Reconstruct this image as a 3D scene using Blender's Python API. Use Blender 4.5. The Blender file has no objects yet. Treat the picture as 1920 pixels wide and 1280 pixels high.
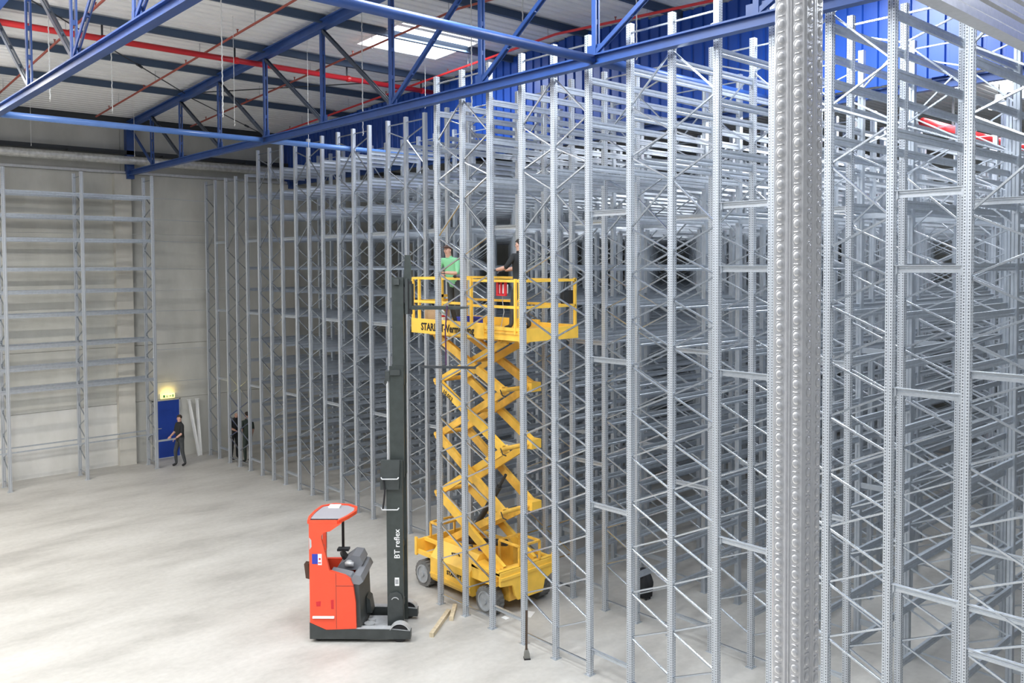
import bpy, bmesh, math, random
from mathutils import Vector, Matrix, Euler
random.seed(7)
PI = math.pi
SC = bpy.context.scene
COL = SC.collection
# ------------------------------------------------------------------ camera
# world: X runs into the rack rows, Y runs along the rack front towards the left wall, Z up
YAW, PITCH, ROLL = 0.8339, -0.0338, -0.0054
cam_data = bpy.data.cameras.new('camera')
cam_data.sensor_fit = 'HORIZONTAL'
cam_data.sensor_width = 36.0
cam_data.lens = 36.0 * 1601.04 / 1920.0
cam_data.shift_y = -(640.0 - 549.52) / 1920.0
cam_data.clip_start = 0.05
cam_data.clip_end = 300
cam = bpy.data.objects.new('camera', cam_data)
COL.objects.link(cam)
F = Vector((math.cos(YAW) * math.cos(PITCH), math.sin(YAW) * math.cos(PITCH), math.sin(PITCH)))
R = Vector((math.sin(YAW), -math.cos(YAW), 0))
U = R.cross(F)
R2 = R * math.cos(ROLL) + U * math.sin(ROLL)
U2 = -R * math.sin(ROLL) + U * math.cos(ROLL)
M = Matrix((R2, U2, -F)).transposed().to_4x4()
M.translation = Vector((0, 0, 6.8))
cam.matrix_world = M
SC.camera = cam
# ------------------------------------------------------------------ world, exposure
SC.view_settings.view_transform = 'Standard'
SC.view_settings.look = 'None'
SC.view_settings.exposure = 0.0
SC.view_settings.gamma = 1.0
SC.view_settings.use_curve_mapping = False
wd = bpy.data.worlds.new('ambient_fill')  # even pale fill, added through the hall sides left open behind the camera
SC.world = wd
wd.use_nodes = True
wd.node_tree.nodes['Background'].inputs[0].default_value = (0.90, 0.95, 1.0, 1)
wd.node_tree.nodes['Background'].inputs[1].default_value = 0.38


def area(name, loc, sx, sy, power, color=(1, 1, 1), rot=(0, 0, 0)):
    l = bpy.data.lights.new(name, 'AREA')
    l.shape = 'RECTANGLE'
    l.size, l.size_y = sx, sy
    l.energy = power
    l.color = color
    o = bpy.data.objects.new(name, l)
    o.location = loc
    o.rotation_euler = rot
    COL.objects.link(o)
    return o


RIDGE_T, EAVE_T, EAVE_Z, SLOPE = 14.64, 30.6, 11.83, 0.05


def roof_z(t):
    if t > RIDGE_T:
        return EAVE_Z + SLOPE * (EAVE_T - t)
    return EAVE_Z + SLOPE * (EAVE_T - RIDGE_T) - SLOPE * (RIDGE_T - t)


# daylight through the roof lights (s, t of their centres); the first is the one in view
ROOF_LIGHTS = [(13.0, 17.75), (13.0, 6.8), (13.0, -4.0), (7.0, 8.9), (7.0, 1.5), (1.0, 12.0), (1.0, 3.0), (-5.0, 12.0),
               (19.0, 6.5), (25.0, 7.0), (31.0, 9.0)]
for i, (s, t) in enumerate(ROOF_LIGHTS):
    area('skylight_daylight', (s, t, roof_z(t) - 0.12), 2.4, 1.8, 330 if i == 0 else (620 if t > 2 and s < 18 else 330), (0.88, 0.94, 1.0))
# long lamp rows of the hall, out of view to the left of and behind the camera
LAMPS = [(0.5, 24.5, 10.6), (0.5, 19.0, 10.6), (-1.5, 12.5, 10.6), (-1.5, 7.0, 10.6)]
for (s, t, z) in LAMPS:
    area('roof_fill_light', (s, t, z + 0.16), 6.0, 0.25, 330, (1.0, 0.97, 0.93), (PI, 0, 0))  # unseen upward fill, added to brighten the roof underside
    area('lamp_row_light', (s, t, z - 0.06), 6.0, 0.12, 840 if t > 20 else 400, (1.0, 0.955, 0.88))


# ------------------------------------------------------------------ materials
def new_mat(name):
    m = bpy.data.materials.new(name)
    m.use_nodes = True
    nt = m.node_tree
    return m, nt, nt.nodes['Principled BSDF']


def mat(name, col, rough=0.5, metal=0.0, noise=0.0, nscale=6.0, spec=0.5, bump=0.0, emit=None, estr=0.0, alpha=1.0):
    m, nt, b = new_mat(name)
    b.inputs['Base Color'].default_value = (*col, 1)
    b.inputs['Roughness'].default_value = rough
    b.inputs['Metallic'].default_value = metal
    b.inputs['Specular IOR Level'].default_value = spec
    if emit:
        b.inputs['Emission Color'].default_value = (*emit, 1)
        b.inputs['Emission Strength'].default_value = estr
    if noise > 0 or bump > 0:
        tc = nt.nodes.new('ShaderNodeTexCoord')
        n = nt.nodes.new('ShaderNodeTexNoise')
        n.inputs['Scale'].default_value = nscale
        n.inputs['Detail'].default_value = 5
        nt.links.new(tc.outputs['Object'], n.inputs['Vector'])
        if noise > 0:
            r = nt.nodes.new('ShaderNodeMapRange')
            r.inputs[1].default_value = 0.3
            r.inputs[2].default_value = 0.7
            r.inputs[3].default_value = 1 - noise
            r.inputs[4].default_value = 1 + noise * 0.6
            nt.links.new(n.outputs['Fac'], r.inputs[0])
            mx = nt.nodes.new('ShaderNodeVectorMath')
            mx.operation = 'SCALE'
            mx.inputs[0].default_value = col
            nt.links.new(r.outputs[0], mx.inputs['Scale'])
            nt.links.new(mx.outputs[0], b.inputs['Base Color'])
        if bump > 0:
            bp = nt.nodes.new('ShaderNodeBump')
            bp.inputs['Strength'].default_value = bump
            bp.inputs['Distance'].default_value = 0.01
            nt.links.new(n.outputs['Fac'], bp.inputs['Height'])
            nt.links.new(bp.outputs[0], b.inputs['Normal'])
    return m


def math_node(nt, op, a, b=None, clamp=False):
    n = nt.nodes.new('ShaderNodeMath')
    n.operation = op
    n.use_clamp = clamp
    for i, v in enumerate((a, b)):
        if v is None:
            continue
        if isinstance(v, (int, float)):
            n.inputs[i].default_value = v
        else:
            nt.links.new(v, n.inputs[i])
    return n.outputs[0]


def punched(name, col, metal, rough):
    """galvanised post steel with two columns of punched slots on each face (slots every 50 mm)"""
    m, nt, b = new_mat(name)
    tc = nt.nodes.new('ShaderNodeTexCoord')
    sp = nt.nodes.new('ShaderNodeSeparateXYZ')
    nt.links.new(tc.outputs['Object'], sp.inputs[0])
    gn = nt.nodes.new('ShaderNodeSeparateXYZ')
    nt.links.new(tc.outputs['Normal'], gn.inputs[0])
    X, Y, Z = sp.outputs
    nx = math_node(nt, 'GREATER_THAN', math_node(nt, 'ABSOLUTE', gn.outputs[0]), 0.6)
    ny = math_node(nt, 'GREATER_THAN', math_node(nt, 'ABSOLUTE', gn.outputs[1]), 0.6)
    zf = math_node(nt, 'FRACT', math_node(nt, 'DIVIDE', Z, 0.037))
    zin = math_node(nt, 'LESS_THAN', math_node(nt, 'ABSOLUTE', math_node(nt, 'SUBTRACT', zf, 0.5)), 0.24)

    def colmask(c):
        d = math_node(nt, 'ABSOLUTE', math_node(nt, 'SUBTRACT', math_node(nt, 'ABSOLUTE', c), 0.026))
        return math_node(nt, 'LESS_THAN', d, 0.0065)
    a = math_node(nt, 'MULTIPLY', nx, colmask(Y))
    c = math_node(nt, 'MULTIPLY', ny, colmask(X))
    msk = math_node(nt, 'MULTIPLY', zin, math_node(nt, 'ADD', a, c, True))
    n = nt.nodes.new('ShaderNodeTexNoise')
    n.inputs['Scale'].default_value = 25
    nt.links.new(tc.outputs['Object'], n.inputs['Vector'])
    mr = nt.nodes.new('ShaderNodeMapRange')
    mr.inputs[3].default_value = 0.88
    mr.inputs[4].default_value = 1.1
    nt.links.new(n.outputs['Fac'], mr.inputs[0])
    vs = nt.nodes.new('ShaderNodeVectorMath')
    vs.operation = 'SCALE'
    vs.inputs[0].default_value = col
    nt.links.new(mr.outputs[0], vs.inputs['Scale'])
    mx = nt.nodes.new('ShaderNodeMix')
    mx.data_type = 'RGBA'
    nt.links.new(msk, mx.inputs[0])
    nt.links.new(vs.outputs[0], mx.inputs[6])
    mx.inputs[7].default_value = (0.10, 0.11, 0.13, 1)
    nt.links.new(mx.outputs[2], b.inputs['Base Color'])
    b.inputs['Metallic'].default_value = metal
    b.inputs['Roughness'].default_value = rough
    return m


GALV = (0.56, 0.60, 0.65)
M_post = punched('galvanised_post', (0.58, 0.61, 0.65), 0.5, 0.38)
M_galv = mat('galvanised_steel', GALV, 0.34, 0.7, 0.08, 30)
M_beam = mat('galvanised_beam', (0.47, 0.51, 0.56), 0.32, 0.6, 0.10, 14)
M_brace = mat('galvanised_brace', (0.53, 0.57, 0.62), 0.24, 0.95)
M_near = mat('galvanised_spangle', (0.80, 0.80, 0.82), 0.27, 0.62, 0.07, 60, bump=0.04)
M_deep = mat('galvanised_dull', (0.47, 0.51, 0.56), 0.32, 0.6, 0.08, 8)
M_blue = mat('truss_blue_paint', (0.020, 0.065, 0.24), 0.42, 0.0, 0.18, 3)
M_tube = mat('tube_blue_paint', (0.10, 0.21, 0.52), 0.25)
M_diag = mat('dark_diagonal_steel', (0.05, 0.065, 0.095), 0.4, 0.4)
M_bluewall = mat('blue_sheet_steel', (0.014, 0.070, 0.36), 0.38, 0.0, 0.08, 2)
M_purlin = mat('dark_blue_purlin', (0.045, 0.075, 0.13), 0.6)
M_dark = mat('dark_steel', (0.035, 0.04, 0.045), 0.5)
M_roof = mat('white_roof_sheet', (0.82, 0.82, 0.81), 0.6, 0, 0.06, 1.5)
M_red = mat('red_pipe_paint', (0.62, 0.03, 0.035), 0.35)
M_rust = mat('red_brown_pipe', (0.30, 0.06, 0.04), 0.5)
M_chain = mat('zinc_chain', (0.72, 0.72, 0.70), 0.4, 0.3)
M_duct = mat('foil_duct', (0.62, 0.62, 0.60), 0.35, 0.45, 0.25, 9, bump=0.6)
M_yel = mat('yellow_machine_paint', (0.95, 0.58, 0.08), 0.4, 0, 0.10, 5)
M_yeld = mat('worn_yellow_paint', (0.84, 0.49, 0.075), 0.5, 0, 0.2, 7)
M_tyre = mat('dusty_tyre', (0.16, 0.16, 0.155), 0.85, 0, 0.25, 12)
M_rim = mat('grey_rim', (0.42, 0.44, 0.46), 0.5, 0.3, 0.2, 8)
M_org = mat('orange_red_paint', (0.86, 0.085, 0.035), 0.38, 0, 0.04, 4)
M_tdark = mat('charcoal_paint', (0.045, 0.052, 0.052), 0.45, 0, 0.2, 6)
M_mast = mat('mast_steel', (0.055, 0.065, 0.062), 0.38, 0.3, 0.15, 9)
M_seat = mat('grey_plastic', (0.20, 0.21, 0.23), 0.55)
M_lgrey = mat('light_grey_metal', (0.55, 0.56, 0.57), 0.4, 0.2, 0.12, 12)
M_black = mat('black', (0.012, 0.012, 0.014), 0.6)
M_white = mat('white', (0.85, 0.85, 0.84), 0.5)
M_lblue = mat('label_blue', (0.03, 0.05, 0.42), 0.5)
M_lred = mat('label_red', (0.6, 0.02, 0.03), 0.5)
M_wood = mat('sawn_timber', (0.62, 0.52, 0.36), 0.7, 0, 0.2, 14)
M_card = mat('cardboard', (0.50, 0.36, 0.22), 0.8, 0, 0.1, 8)
M_skin = mat('skin', (0.62, 0.36, 0.27), 0.6)
M_green = mat('mint_cotton', (0.25, 0.62, 0.34), 0.8)
M_cloth = mat('black_cloth', (0.02, 0.022, 0.025), 0.85)
M_trou = mat('dark_grey_cloth', (0.06, 0.065, 0.07), 0.85, 0, 0.2, 12)
M_olive = mat('dark_green_cloth', (0.04, 0.055, 0.045), 0.85)
M_glove = mat('grey_glove', (0.14, 0.14, 0.17), 0.8)
M_hair = mat('dark_hair', (0.03, 0.02, 0.015), 0.8)
M_cap = mat('brown_cap', (0.10, 0.06, 0.05), 0.8)
M_door = mat('door_blue', (0.012, 0.055, 0.36), 0.5)
M_brown = mat('dark_brown_wood', (0.07, 0.045, 0.03), 0.7)
M_exit = mat('lit_sign', (0.9, 0.85, 0.4), 0.5, emit=(1.0, 0.86, 0.35), estr=1.0)
M_exitg = mat('sign_green', (0.02, 0.35, 0.12), 0.5)
M_sky = mat('skylight_sheet', (0.9, 0.9, 0.9), 0.5, emit=(0.96, 0.98, 1.0), estr=5.0)
M_lamp = mat('lamp_tube', (0.9, 0.9, 0.9), 0.5, emit=(1.0, 0.96, 0.9), estr=4.0)


def floor_mat():
    m, nt, b = new_mat('concrete_floor')
    tc = nt.nodes.new('ShaderNodeTexCoord')
    n1 = nt.nodes.new('ShaderNodeTexNoise')
    n1.inputs['Scale'].default_value = 0.35
    n1.inputs['Detail'].default_value = 7
    n1.inputs['Roughness'].default_value = 0.62
    mp = nt.nodes.new('ShaderNodeMapping')
    mp.inputs['Rotation'].default_value = (0, 0, 0.5)
    mp.inputs['Scale'].default_value = (1, 2.4, 1)
    nt.links.new(tc.outputs['Object'], mp.inputs[0])
    nt.links.new(mp.outputs[0], n1.inputs['Vector'])
    n2 = nt.nodes.new('ShaderNodeTexNoise')
    n2.inputs['Scale'].default_value = 9
    n2.inputs['Detail'].default_value = 6
    nt.links.new(tc.outputs['Object'], n2.inputs['Vector'])
    cr = nt.nodes.new('ShaderNodeValToRGB')
    cr.color_ramp.elements[0].position = 0.33
    cr.color_ramp.elements[0].color = (0.37, 0.355, 0.33, 1)
    cr.color_ramp.elements[1].position = 0.66
    cr.color_ramp.elements[1].color = (0.53, 0.515, 0.485, 1)
    e = cr.color_ramp.elements.new(0.5)
    e.color = (0.47, 0.455, 0.425, 1)
    nt.links.new(n1.outputs['Fac'], cr.inputs[0])
    mr = nt.nodes.new('ShaderNodeMapRange')
    mr.inputs[3].default_value = 0.86
    mr.inputs[4].default_value = 1.12
    nt.links.new(n2.outputs['Fac'], mr.inputs[0])
    vs = nt.nodes.new('ShaderNodeVectorMath')
    vs.operation = 'SCALE'
    nt.links.new(cr.outputs[0], vs.inputs[0])
    nt.links.new(mr.outputs[0], vs.inputs['Scale'])
    nt.links.new(vs.outputs[0], b.inputs['Base Color'])
    b.inputs['Roughness'].default_value = 0.5
    return m


def conc_mat(name, c0, c1, sc=0.7):
    m, nt, b = new_mat(name)
    tc = nt.nodes.new('ShaderNodeTexCoord')
    n1 = nt.nodes.new('ShaderNodeTexNoise')
    n1.inputs['Scale'].default_value = sc
    n1.inputs['Detail'].default_value = 8
    n1.inputs['Roughness'].default_value = 0.6
    mp = nt.nodes.new('ShaderNodeMapping')
    mp.inputs['Scale'].default_value = (1.6, 1, 0.7)
    nt.links.new(tc.outputs['Object'], mp.inputs[0])
    nt.links.new(mp.outputs[0], n1.inputs['Vector'])
    cr = nt.nodes.new('ShaderNodeValToRGB')
    cr.color_ramp.elements[0].position = 0.3
    cr.color_ramp.elements[0].color = (*c0, 1)
    cr.color_ramp.elements[1].position = 0.7
    cr.color_ramp.elements[1].color = (*c1, 1)
    nt.links.new(n1.outputs['Fac'], cr.inputs[0])
    nt.links.new(cr.outputs[0], b.inputs['Base Color'])
    b.inputs['Roughness'].default_value = 0.8
    return m


M_floor = floor_mat()
M_wall = conc_mat('precast_concrete', (0.47, 0.47, 0.43), (0.61, 0.605, 0.565))
M_wlow = conc_mat('pale_concrete', (0.60, 0.595, 0.56), (0.76, 0.75, 0.72))  # lighter tone for the lowest wall panels left of the column
M_colm = conc_mat('column_concrete', (0.52, 0.50, 0.45), (0.64, 0.62, 0.56))


# ------------------------------------------------------------------ mesh helpers
class MB:
    def __init__(self):
        self.v, self.f = [], []

    def add(self, vs, fs):
        k = len(self.v)
        self.v += [tuple(p) for p in vs]
        self.f += [tuple(i + k for i in f) for f in fs]
        return self

    def box(self, x0, x1, y0, y1, z0, z1):
        vs = [(x, y, z) for x in (x0, x1) for y in (y0, y1) for z in (z0, z1)]
        return self.add(vs, [(0, 1, 3, 2), (4, 6, 7, 5), (0, 4, 5, 1), (2, 3, 7, 6), (0, 2, 6, 4), (1, 5, 7, 3)])

    def bar(self, a, b, w, h, up=(0, 0, 1)):
        """rectangular bar from a to b; w across, h along up"""
        a, b = Vector(a), Vector(b)
        d = (b - a).normalized()
        up = Vector(up)
        sx = d.cross(up)
        if sx.length < 1e-4:
            sx = d.cross(Vector((1, 0, 0)))
        sx.normalize()
        uz = sx.cross(d).normalized()
        vs = []
        for p in (a, b):
            for q, r in ((-1, -1), (1, -1), (1, 1), (-1, 1)):
                vs.append(p + sx * (q * w / 2) + uz * (r * h / 2))
        return self.add(vs, [(3, 2, 1, 0), (4, 5, 6, 7), (0, 1, 5, 4), (1, 2, 6, 5), (2, 3, 7, 6), (3, 0, 4, 7)])

    def cyl(self, a, b, r, n=8, r2=None):
        a, b = Vector(a), Vector(b)
        d = (b - a).normalized()
        x = d.orthogonal().normalized()
        y = d.cross(x)
        r2 = r if r2 is None else r2
        vs = []
        for p, rr in ((a, r), (b, r2)):
            for i in range(n):
                an = 2 * PI * i / n
                vs.append(p + x * (rr * math.cos(an)) + y * (rr * math.sin(an)))
        fs = [(i, (i + 1) % n, n + (i + 1) % n, n + i) for i in range(n)]
        fs += [tuple(range(n - 1, -1, -1)), tuple(range(n, 2 * n))]
        return self.add(vs, fs)

    def prism(self, pts, axis, a0, a1):
        """pts: 2-D outline, extruded along axis ('x','y','z') from a0 to a1"""
        n = len(pts)

        def P(p, a):
            return {'x': (a, p[0], p[1]), 'y': (p[0], a, p[1]), 'z': (p[0], p[1], a)}[axis]
        vs = [P(p, a0) for p in pts] + [P(p, a1) for p in pts]
        fs = [(i, (i + 1) % n, n + (i + 1) % n, n + i) for i in range(n)]
        fs += [tuple(range(n - 1, -1, -1)), tuple(range(n, 2 * n))]
        return self.add(vs, fs)

    def extrude(self, prof, a, b, up=(0, 0, 1)):
        """profile (u across, v up) swept from a to b"""
        a, b = Vector(a), Vector(b)
        d = (b - a).normalized()
        sx = d.cross(Vector(up)).normalized()
        uz = sx.cross(d)
        n = len(prof)
        vs = [p + sx * u + uz * v for p in (a, b) for u, v in prof]
        fs = [(i, (i + 1) % n, n + (i + 1) % n, n + i) for i in range(n)]
        fs += [tuple(range(n - 1, -1, -1)), tuple(range(n, 2 * n))]
        return self.add(vs, fs)

    def tube(self, pts, r, n=6):
        for p, q in zip(pts[:-1], pts[1:]):
            self.cyl(p, q, r, n)
        return self

    def ball(self, c, rx, ry, rz, n=10, m=6, rot=None):
        c = Vector(c)
        vs = [Vector((0, 0, rz))]
        for j in range(1, m):
            ph = PI * j / m
            for i in range(n):
                an = 2 * PI * i / n
                vs.append(Vector((rx * math.sin(ph) * math.cos(an), ry * math.sin(ph) * math.sin(an), rz * math.cos(ph))))
        vs.append(Vector((0, 0, -rz)))
        if rot:
            vs = [rot @ v for v in vs]
        vs = [v + c for v in vs]
        fs = [(0, 1 + i, 1 + (i + 1) % n) for i in range(n)]
        for j in range(m - 2):
            for i in range(n):
                a = 1 + j * n
                fs.append((a + i, a + n + i, a + n + (i + 1) % n, a + (i + 1) % n))
        L = len(vs) - 1
        fs += [(L, L - n + (i + 1) % n, L - n + i) for i in range(n)]
        return self.add(vs, fs)

    def shift(self, d):
        d = Vector(d)
        self.v = [tuple(Vector(p) + d) for p in self.v]
        return self

    def mesh(self, name, m=None, smooth=False, fix=True):
        me = bpy.data.meshes.new(name)
        me.from_pydata(self.v, [], self.f)
        if fix:
            bm = bmesh.new()
            bm.from_mesh(me)
            bmesh.ops.recalc_face_normals(bm, faces=bm.faces)
            bm.to_mesh(me)
            bm.free()
        if m:
            me.materials.append(m)
        if smooth:
            for p in me.polygons:
                p.use_smooth = True
        me.update()
        return me

    def build(self, name, m, parent=None, smooth=False, fix=True, world=None):
        """world = origin of the parent thing when the vertices are in world coordinates"""
        if world is not None:
            self.shift(-Vector(world))
        return link(name, self.mesh(name, m, smooth, fix), parent)


def link(name, me, parent=None, loc=(0, 0, 0), rot=None):
    o = bpy.data.objects.new(name, me)
    COL.objects.link(o)
    if parent:
        o.parent = parent
    o.location = loc
    if rot:
        o.rotation_euler = rot
    return o


def tag(o, label=None, cat=None, group=None, kind=None):
    if label:
        o['label'] = label
    if cat:
        o['category'] = cat
    if group:
        o['group'] = group
    if kind:
        o['kind'] = kind
    return o


def thing(name, label, cat, loc=(0, 0, 0), rz=0.0, group=None):
    o = bpy.data.objects.new(name, None)
    o.empty_display_size = 0.1
    COL.objects.link(o)
    o.location = loc
    o.rotation_euler = (0, 0, rz)
    return tag(o, label, cat, group)


def struct(o):
    o['kind'] = 'structure'
    return o


def text_obj(name, s, size, m, parent, mtx, extrude=0.002, bold=0.0):
    cu = bpy.data.curves.new(name, 'FONT')
    cu.body = s
    cu.size = size
    cu.extrude = extrude
    cu.offset = bold
    cu.resolution_u = 2
    tmp = bpy.data.objects.new(name + '_source', cu)
    COL.objects.link(tmp)
    dg = bpy.context.evaluated_depsgraph_get()
    me = bpy.data.meshes.new_from_object(tmp.evaluated_get(dg))
    bpy.data.objects.remove(tmp)
    bpy.data.curves.remove(cu)
    me.materials.clear()
    me.materials.append(m)
    me.transform(mtx)
    return link(name, me, parent)


def frame_mtx(o, x, y):
    """matrix whose local x, y axes are given (text reads along x, up y)"""
    x, y = Vector(x).normalized(), Vector(y).normalized()
    z = x.cross(y)
    M_ = Matrix((x, y, z)).transposed().to_4x4()
    M_.translation = Vector(o)
    return M_


# ------------------------------------------------------------------ hall shell
S_MIN, S_MAX, T_MIN = -9.0, 41.0, -9.0
fl = struct(MB().box(S_MIN, S_MAX, T_MIN, 30.6, -0.2, 0).build('floor', M_floor))
tag(fl, 'pale grey concrete hall floor')

# roof deck: trapezoidal sheets whose ribs run along X; one sheet = three ribs = 0.84 m of slope
ceil = bpy.data.objects.new('ceiling', None)
COL.objects.link(ceil)
struct(ceil)


def sheet_mesh(length, width, ribs, depth, thick=0.01):
    pts = []
    p = width / ribs
    for i in range(ribs):
        y = i * p
        pts += [(y, 0), (y + p * 0.62, 0), (y + p * 0.70, depth), (y + p * 0.92, depth)]
    pts.append((width, 0))
    n = len(pts)
    mb = MB()
    vs = [(0, y, z) for y, z in pts] + [(length, y, z) for y, z in pts]
    fs = [(i, i + 1, n + i + 1, n + i) for i in range(n - 1)]
    k = len(vs)
    vs += [(x, y, z + thick) for x, y, z in vs]
    fs += [tuple(k + a for a in reversed(f)) for f in fs]
    mb.add(vs, fs)
    return mb


SH_W = 0.84
sheet_cache = {}
for bay_i, (sa, sb) in enumerate([(-9, -2), (-2, 4), (4, 10), (10, 16), (16, 28.5), (28.5, 41)]):
    for side in (1, -1):
        L = (EAVE_T - RIDGE_T) if side == 1 else (RIDGE_T - T_MIN)
        n = int(math.ceil(L / SH_W))
        for i in range(n):
            t0 = RIDGE_T + side * i * SH_W
            tc = t0 + side * SH_W / 2
            # leave the roof-light opening free in the bay in view
            spans = [(sa, sb)]
            if sa == 10 and 16.75 < tc < 18.75 and side == 1:
                spans = [(10, 11.75), (14.25, 16)]
            for (a, b) in spans:
                key = round(b - a, 3)
                if key not in sheet_cache:
                    sheet_cache[key] = sheet_mesh(b - a, SH_W, 3, 0.05).mesh('roof_sheet', M_roof, fix=False)
                ang = math.atan(SLOPE) * (-side)
                y0 = t0 if side == 1 else t0 - SH_W
                z0 = roof_z(y0)
                o = link('roof_sheet', sheet_cache[key], ceil, (a, y0, z0), (math.atan(-SLOPE * side), 0, 0))
# roof lights
for i, (s, t) in enumerate(ROOF_LIGHTS):
    if i == 0:
        rl = bpy.data.objects.new('window_1', None)
        COL.objects.link(rl)
        struct(rl)
        z = roof_z(17.75) + 0.02
        for a in range(3):
            for b in range(2):
                x0, x1 = 11.75 + a * 2.5 / 3, 11.75 + (a + 1) * 2.5 / 3
                y0, y1 = 16.72 + b * 1.02, 16.72 + (b + 1) * 1.02
                MB().add([(x0 + .015, y0 + .015, roof_z(y0)), (x1 - .015, y0 + .015, roof_z(y0)), (x1 - .015, y1 - .015, roof_z(y1)), (x0 + .015, y1 - .015, roof_z(y1)),
                          (x0 + .015, y0 + .015, roof_z(y0) + .03), (x1 - .015, y0 + .015, roof_z(y0) + .03), (x1 - .015, y1 - .015, roof_z(y1) + .03), (x0 + .015, y1 - .015, roof_z(y1) + .03)],
                         [(0, 1, 2, 3), (7, 6, 5, 4), (0, 4, 5, 1), (1, 5, 6, 2), (2, 6, 7, 3), (3, 7, 4, 0)]).build('pane', M_sky, rl)
        fr = MB()
        for (x0, x1, y0, y1) in [(11.7, 11.77, 16.7, 18.78), (14.23, 14.3, 16.7, 18.78)]:
            fr.bar((x0 + .03, y0, roof_z(y0) - .0), (x0 + .03, y1, roof_z(y1) - .0), 0.05, 0.09)
        for yy in (16.71, 17.74, 18.77):
            fr.bar((11.75, yy, roof_z(yy)), (14.25, yy, roof_z(yy)), 0.03, 0.07)
        fr.build('window_frame', M_roof, rl)
    else:
        w = struct(MB().box(s - 1.2, s + 1.2, t - 0.9, t + 0.9, roof_z(t) - 0.09, roof_z(t) - 0.06).build('window_%d' % (i + 1), M_sky))

# left wall: precast panels between columns
wall = bpy.data.objects.new('wall_left', None)
COL.objects.link(wall)
struct(wall)
wp_cache = {}
cols_s = [-8.0, -2.0, 4.0, 9.77, 15.9, 22.0, 28.0, 34.0, 41.0]
zz = [0, 2.1, 4.05, 5.95, 7.9, 9.95, 12.3]
for a, b in zip(cols_s[:-1], cols_s[1:]):
    for k, (z0, z1) in enumerate(zip(zz[:-1], zz[1:])):
        segs = [(a, b)]
        if a == 9.77 and k == 0:
            segs = [(a, 10.66), (11.66, b)]
        for (p, q_) in segs:
            MB().box(p + 0.006, q_ - 0.006, 30.6, 30.8, z0 + (0.006 if k else 0), z1 - 0.006).build('wall_panel', M_wlow if (k == 0 and a < 9) else M_wall, wall)
for i, s in enumerate(cols_s[1:-1]):
    c = struct(MB().box(s - 0.27, s + 0.27, 30.36, 30.598, 0, 9.93).build('trim_%d' % (i + 1), M_colm))
lintel = MB().box(10.66, 11.66, 30.6, 30.8, 2.07, 2.094).build('wall_panel', M_wall, wall)
# far end wall beyond the racks
struct(MB().box(S_MAX, S_MAX + 0.2, T_MIN, 30.6, 0, 12.7).build('wall_back', M_wall))
# ledge, dark eaves beam and foil duct along the wall
struct(MB().box(-8, 15.9, 30.42, 30.598, 9.95, 10.03).build('trim_10', M_lgrey))
struct(MB().box(-8, 40, 30.25, 30.598, 10.58, 10.72).build('trim_11', M_dark))
struct(MB().box(-8, 40, 30.35, 30.598, 11.62, 11.84).build('trim_12', M_dark))
duct = MB()
segs = 120
for i in range(segs):
    s0_ = -8 + i * 0.2
    r = 0.135 + 0.012 * random.random()
    duct.cyl((s0_, 30.0, 10.36), (s0_ + 0.2, 30.0, 10.36), r, 12, r + 0.006 * (random.random() - .5))
d = duct.build('ventilation_duct', M_duct, smooth=False)
tag(d, 'silver foil-wrapped pipe running along the top of the left wall', 'duct')
for s in range(-7, 16, 3):
    br = MB().bar((s, 30.0, 10.52), (s, 30.0, 10.56), 0.03, 0.06, (1, 0, 0)).bar((s, 29.96, 10.58), (s, 30.26, 10.58), 0.03, 0.05)
    br.build('hanger', M_dark, d)

# door with lit sign
dr = bpy.data.objects.new('door_1', None)
COL.objects.link(dr)
struct(dr)
MB().box(10.72, 11.6, 30.56, 30.62, 0.02, 2.04).build('door_leaf', M_door, dr)
fr = MB().box(10.67, 10.72, 30.55, 30.66, 0, 2.07).box(11.6, 11.65, 30.55, 30.66, 0, 2.07).box(10.67, 11.65, 30.55, 30.66, 2.04, 2.07)
fr.build('door_frame', M_lgrey, dr)
h = MB().box(10.80, 10.83, 30.52, 30.56, 0.98, 1.14).bar((10.815, 30.50, 1.08), (10.95, 30.50, 1.08), 0.02, 0.02)
h.build('door_handle', M_lgrey, dr)
sg = thing('exit_sign', 'small lit yellow-white escape sign above the blue door', 'sign', (11.2, 30.55, 2.12))
MB().box(-0.24, 0.24, -0.045, 0.045, 0.0, 0.17).build('sign_box', M_exit, sg)
MB().box(-0.17, -0.11, -0.052, -0.046, .04, .13).build('pictogram', M_exitg, sg)
gm = MB()
gm.box(-0.05, -0.03, -0.052, -0.046, .03, .10).ball((-0.04, -0.049, .12), .012, .003, .012)
gm.bar((-0.06, -.049, .09), (-0.01, -.049, .075), .003, .012)
gm.build('pictogram', M_exitg, sg)
gm = MB()
gm.bar((0.03, -.049, .085), (0.09, -.049, .085), .003, .018)
gm.prism([(0.08, .055), (0.11, .085), (0.08, .115)], 'y', -0.052, -0.046).box(0.15, 0.19, -0.052, -0.046, .04, .13)
gm.build('pictogram', M_exitg, sg)
area('exit_sign_glow', (11.2, 30.42, 2.33), 0.4, 0.08, 1.6, (1.0, 0.75, 0.2), (PI / 2 + 0.5, 0, 0))

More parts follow.
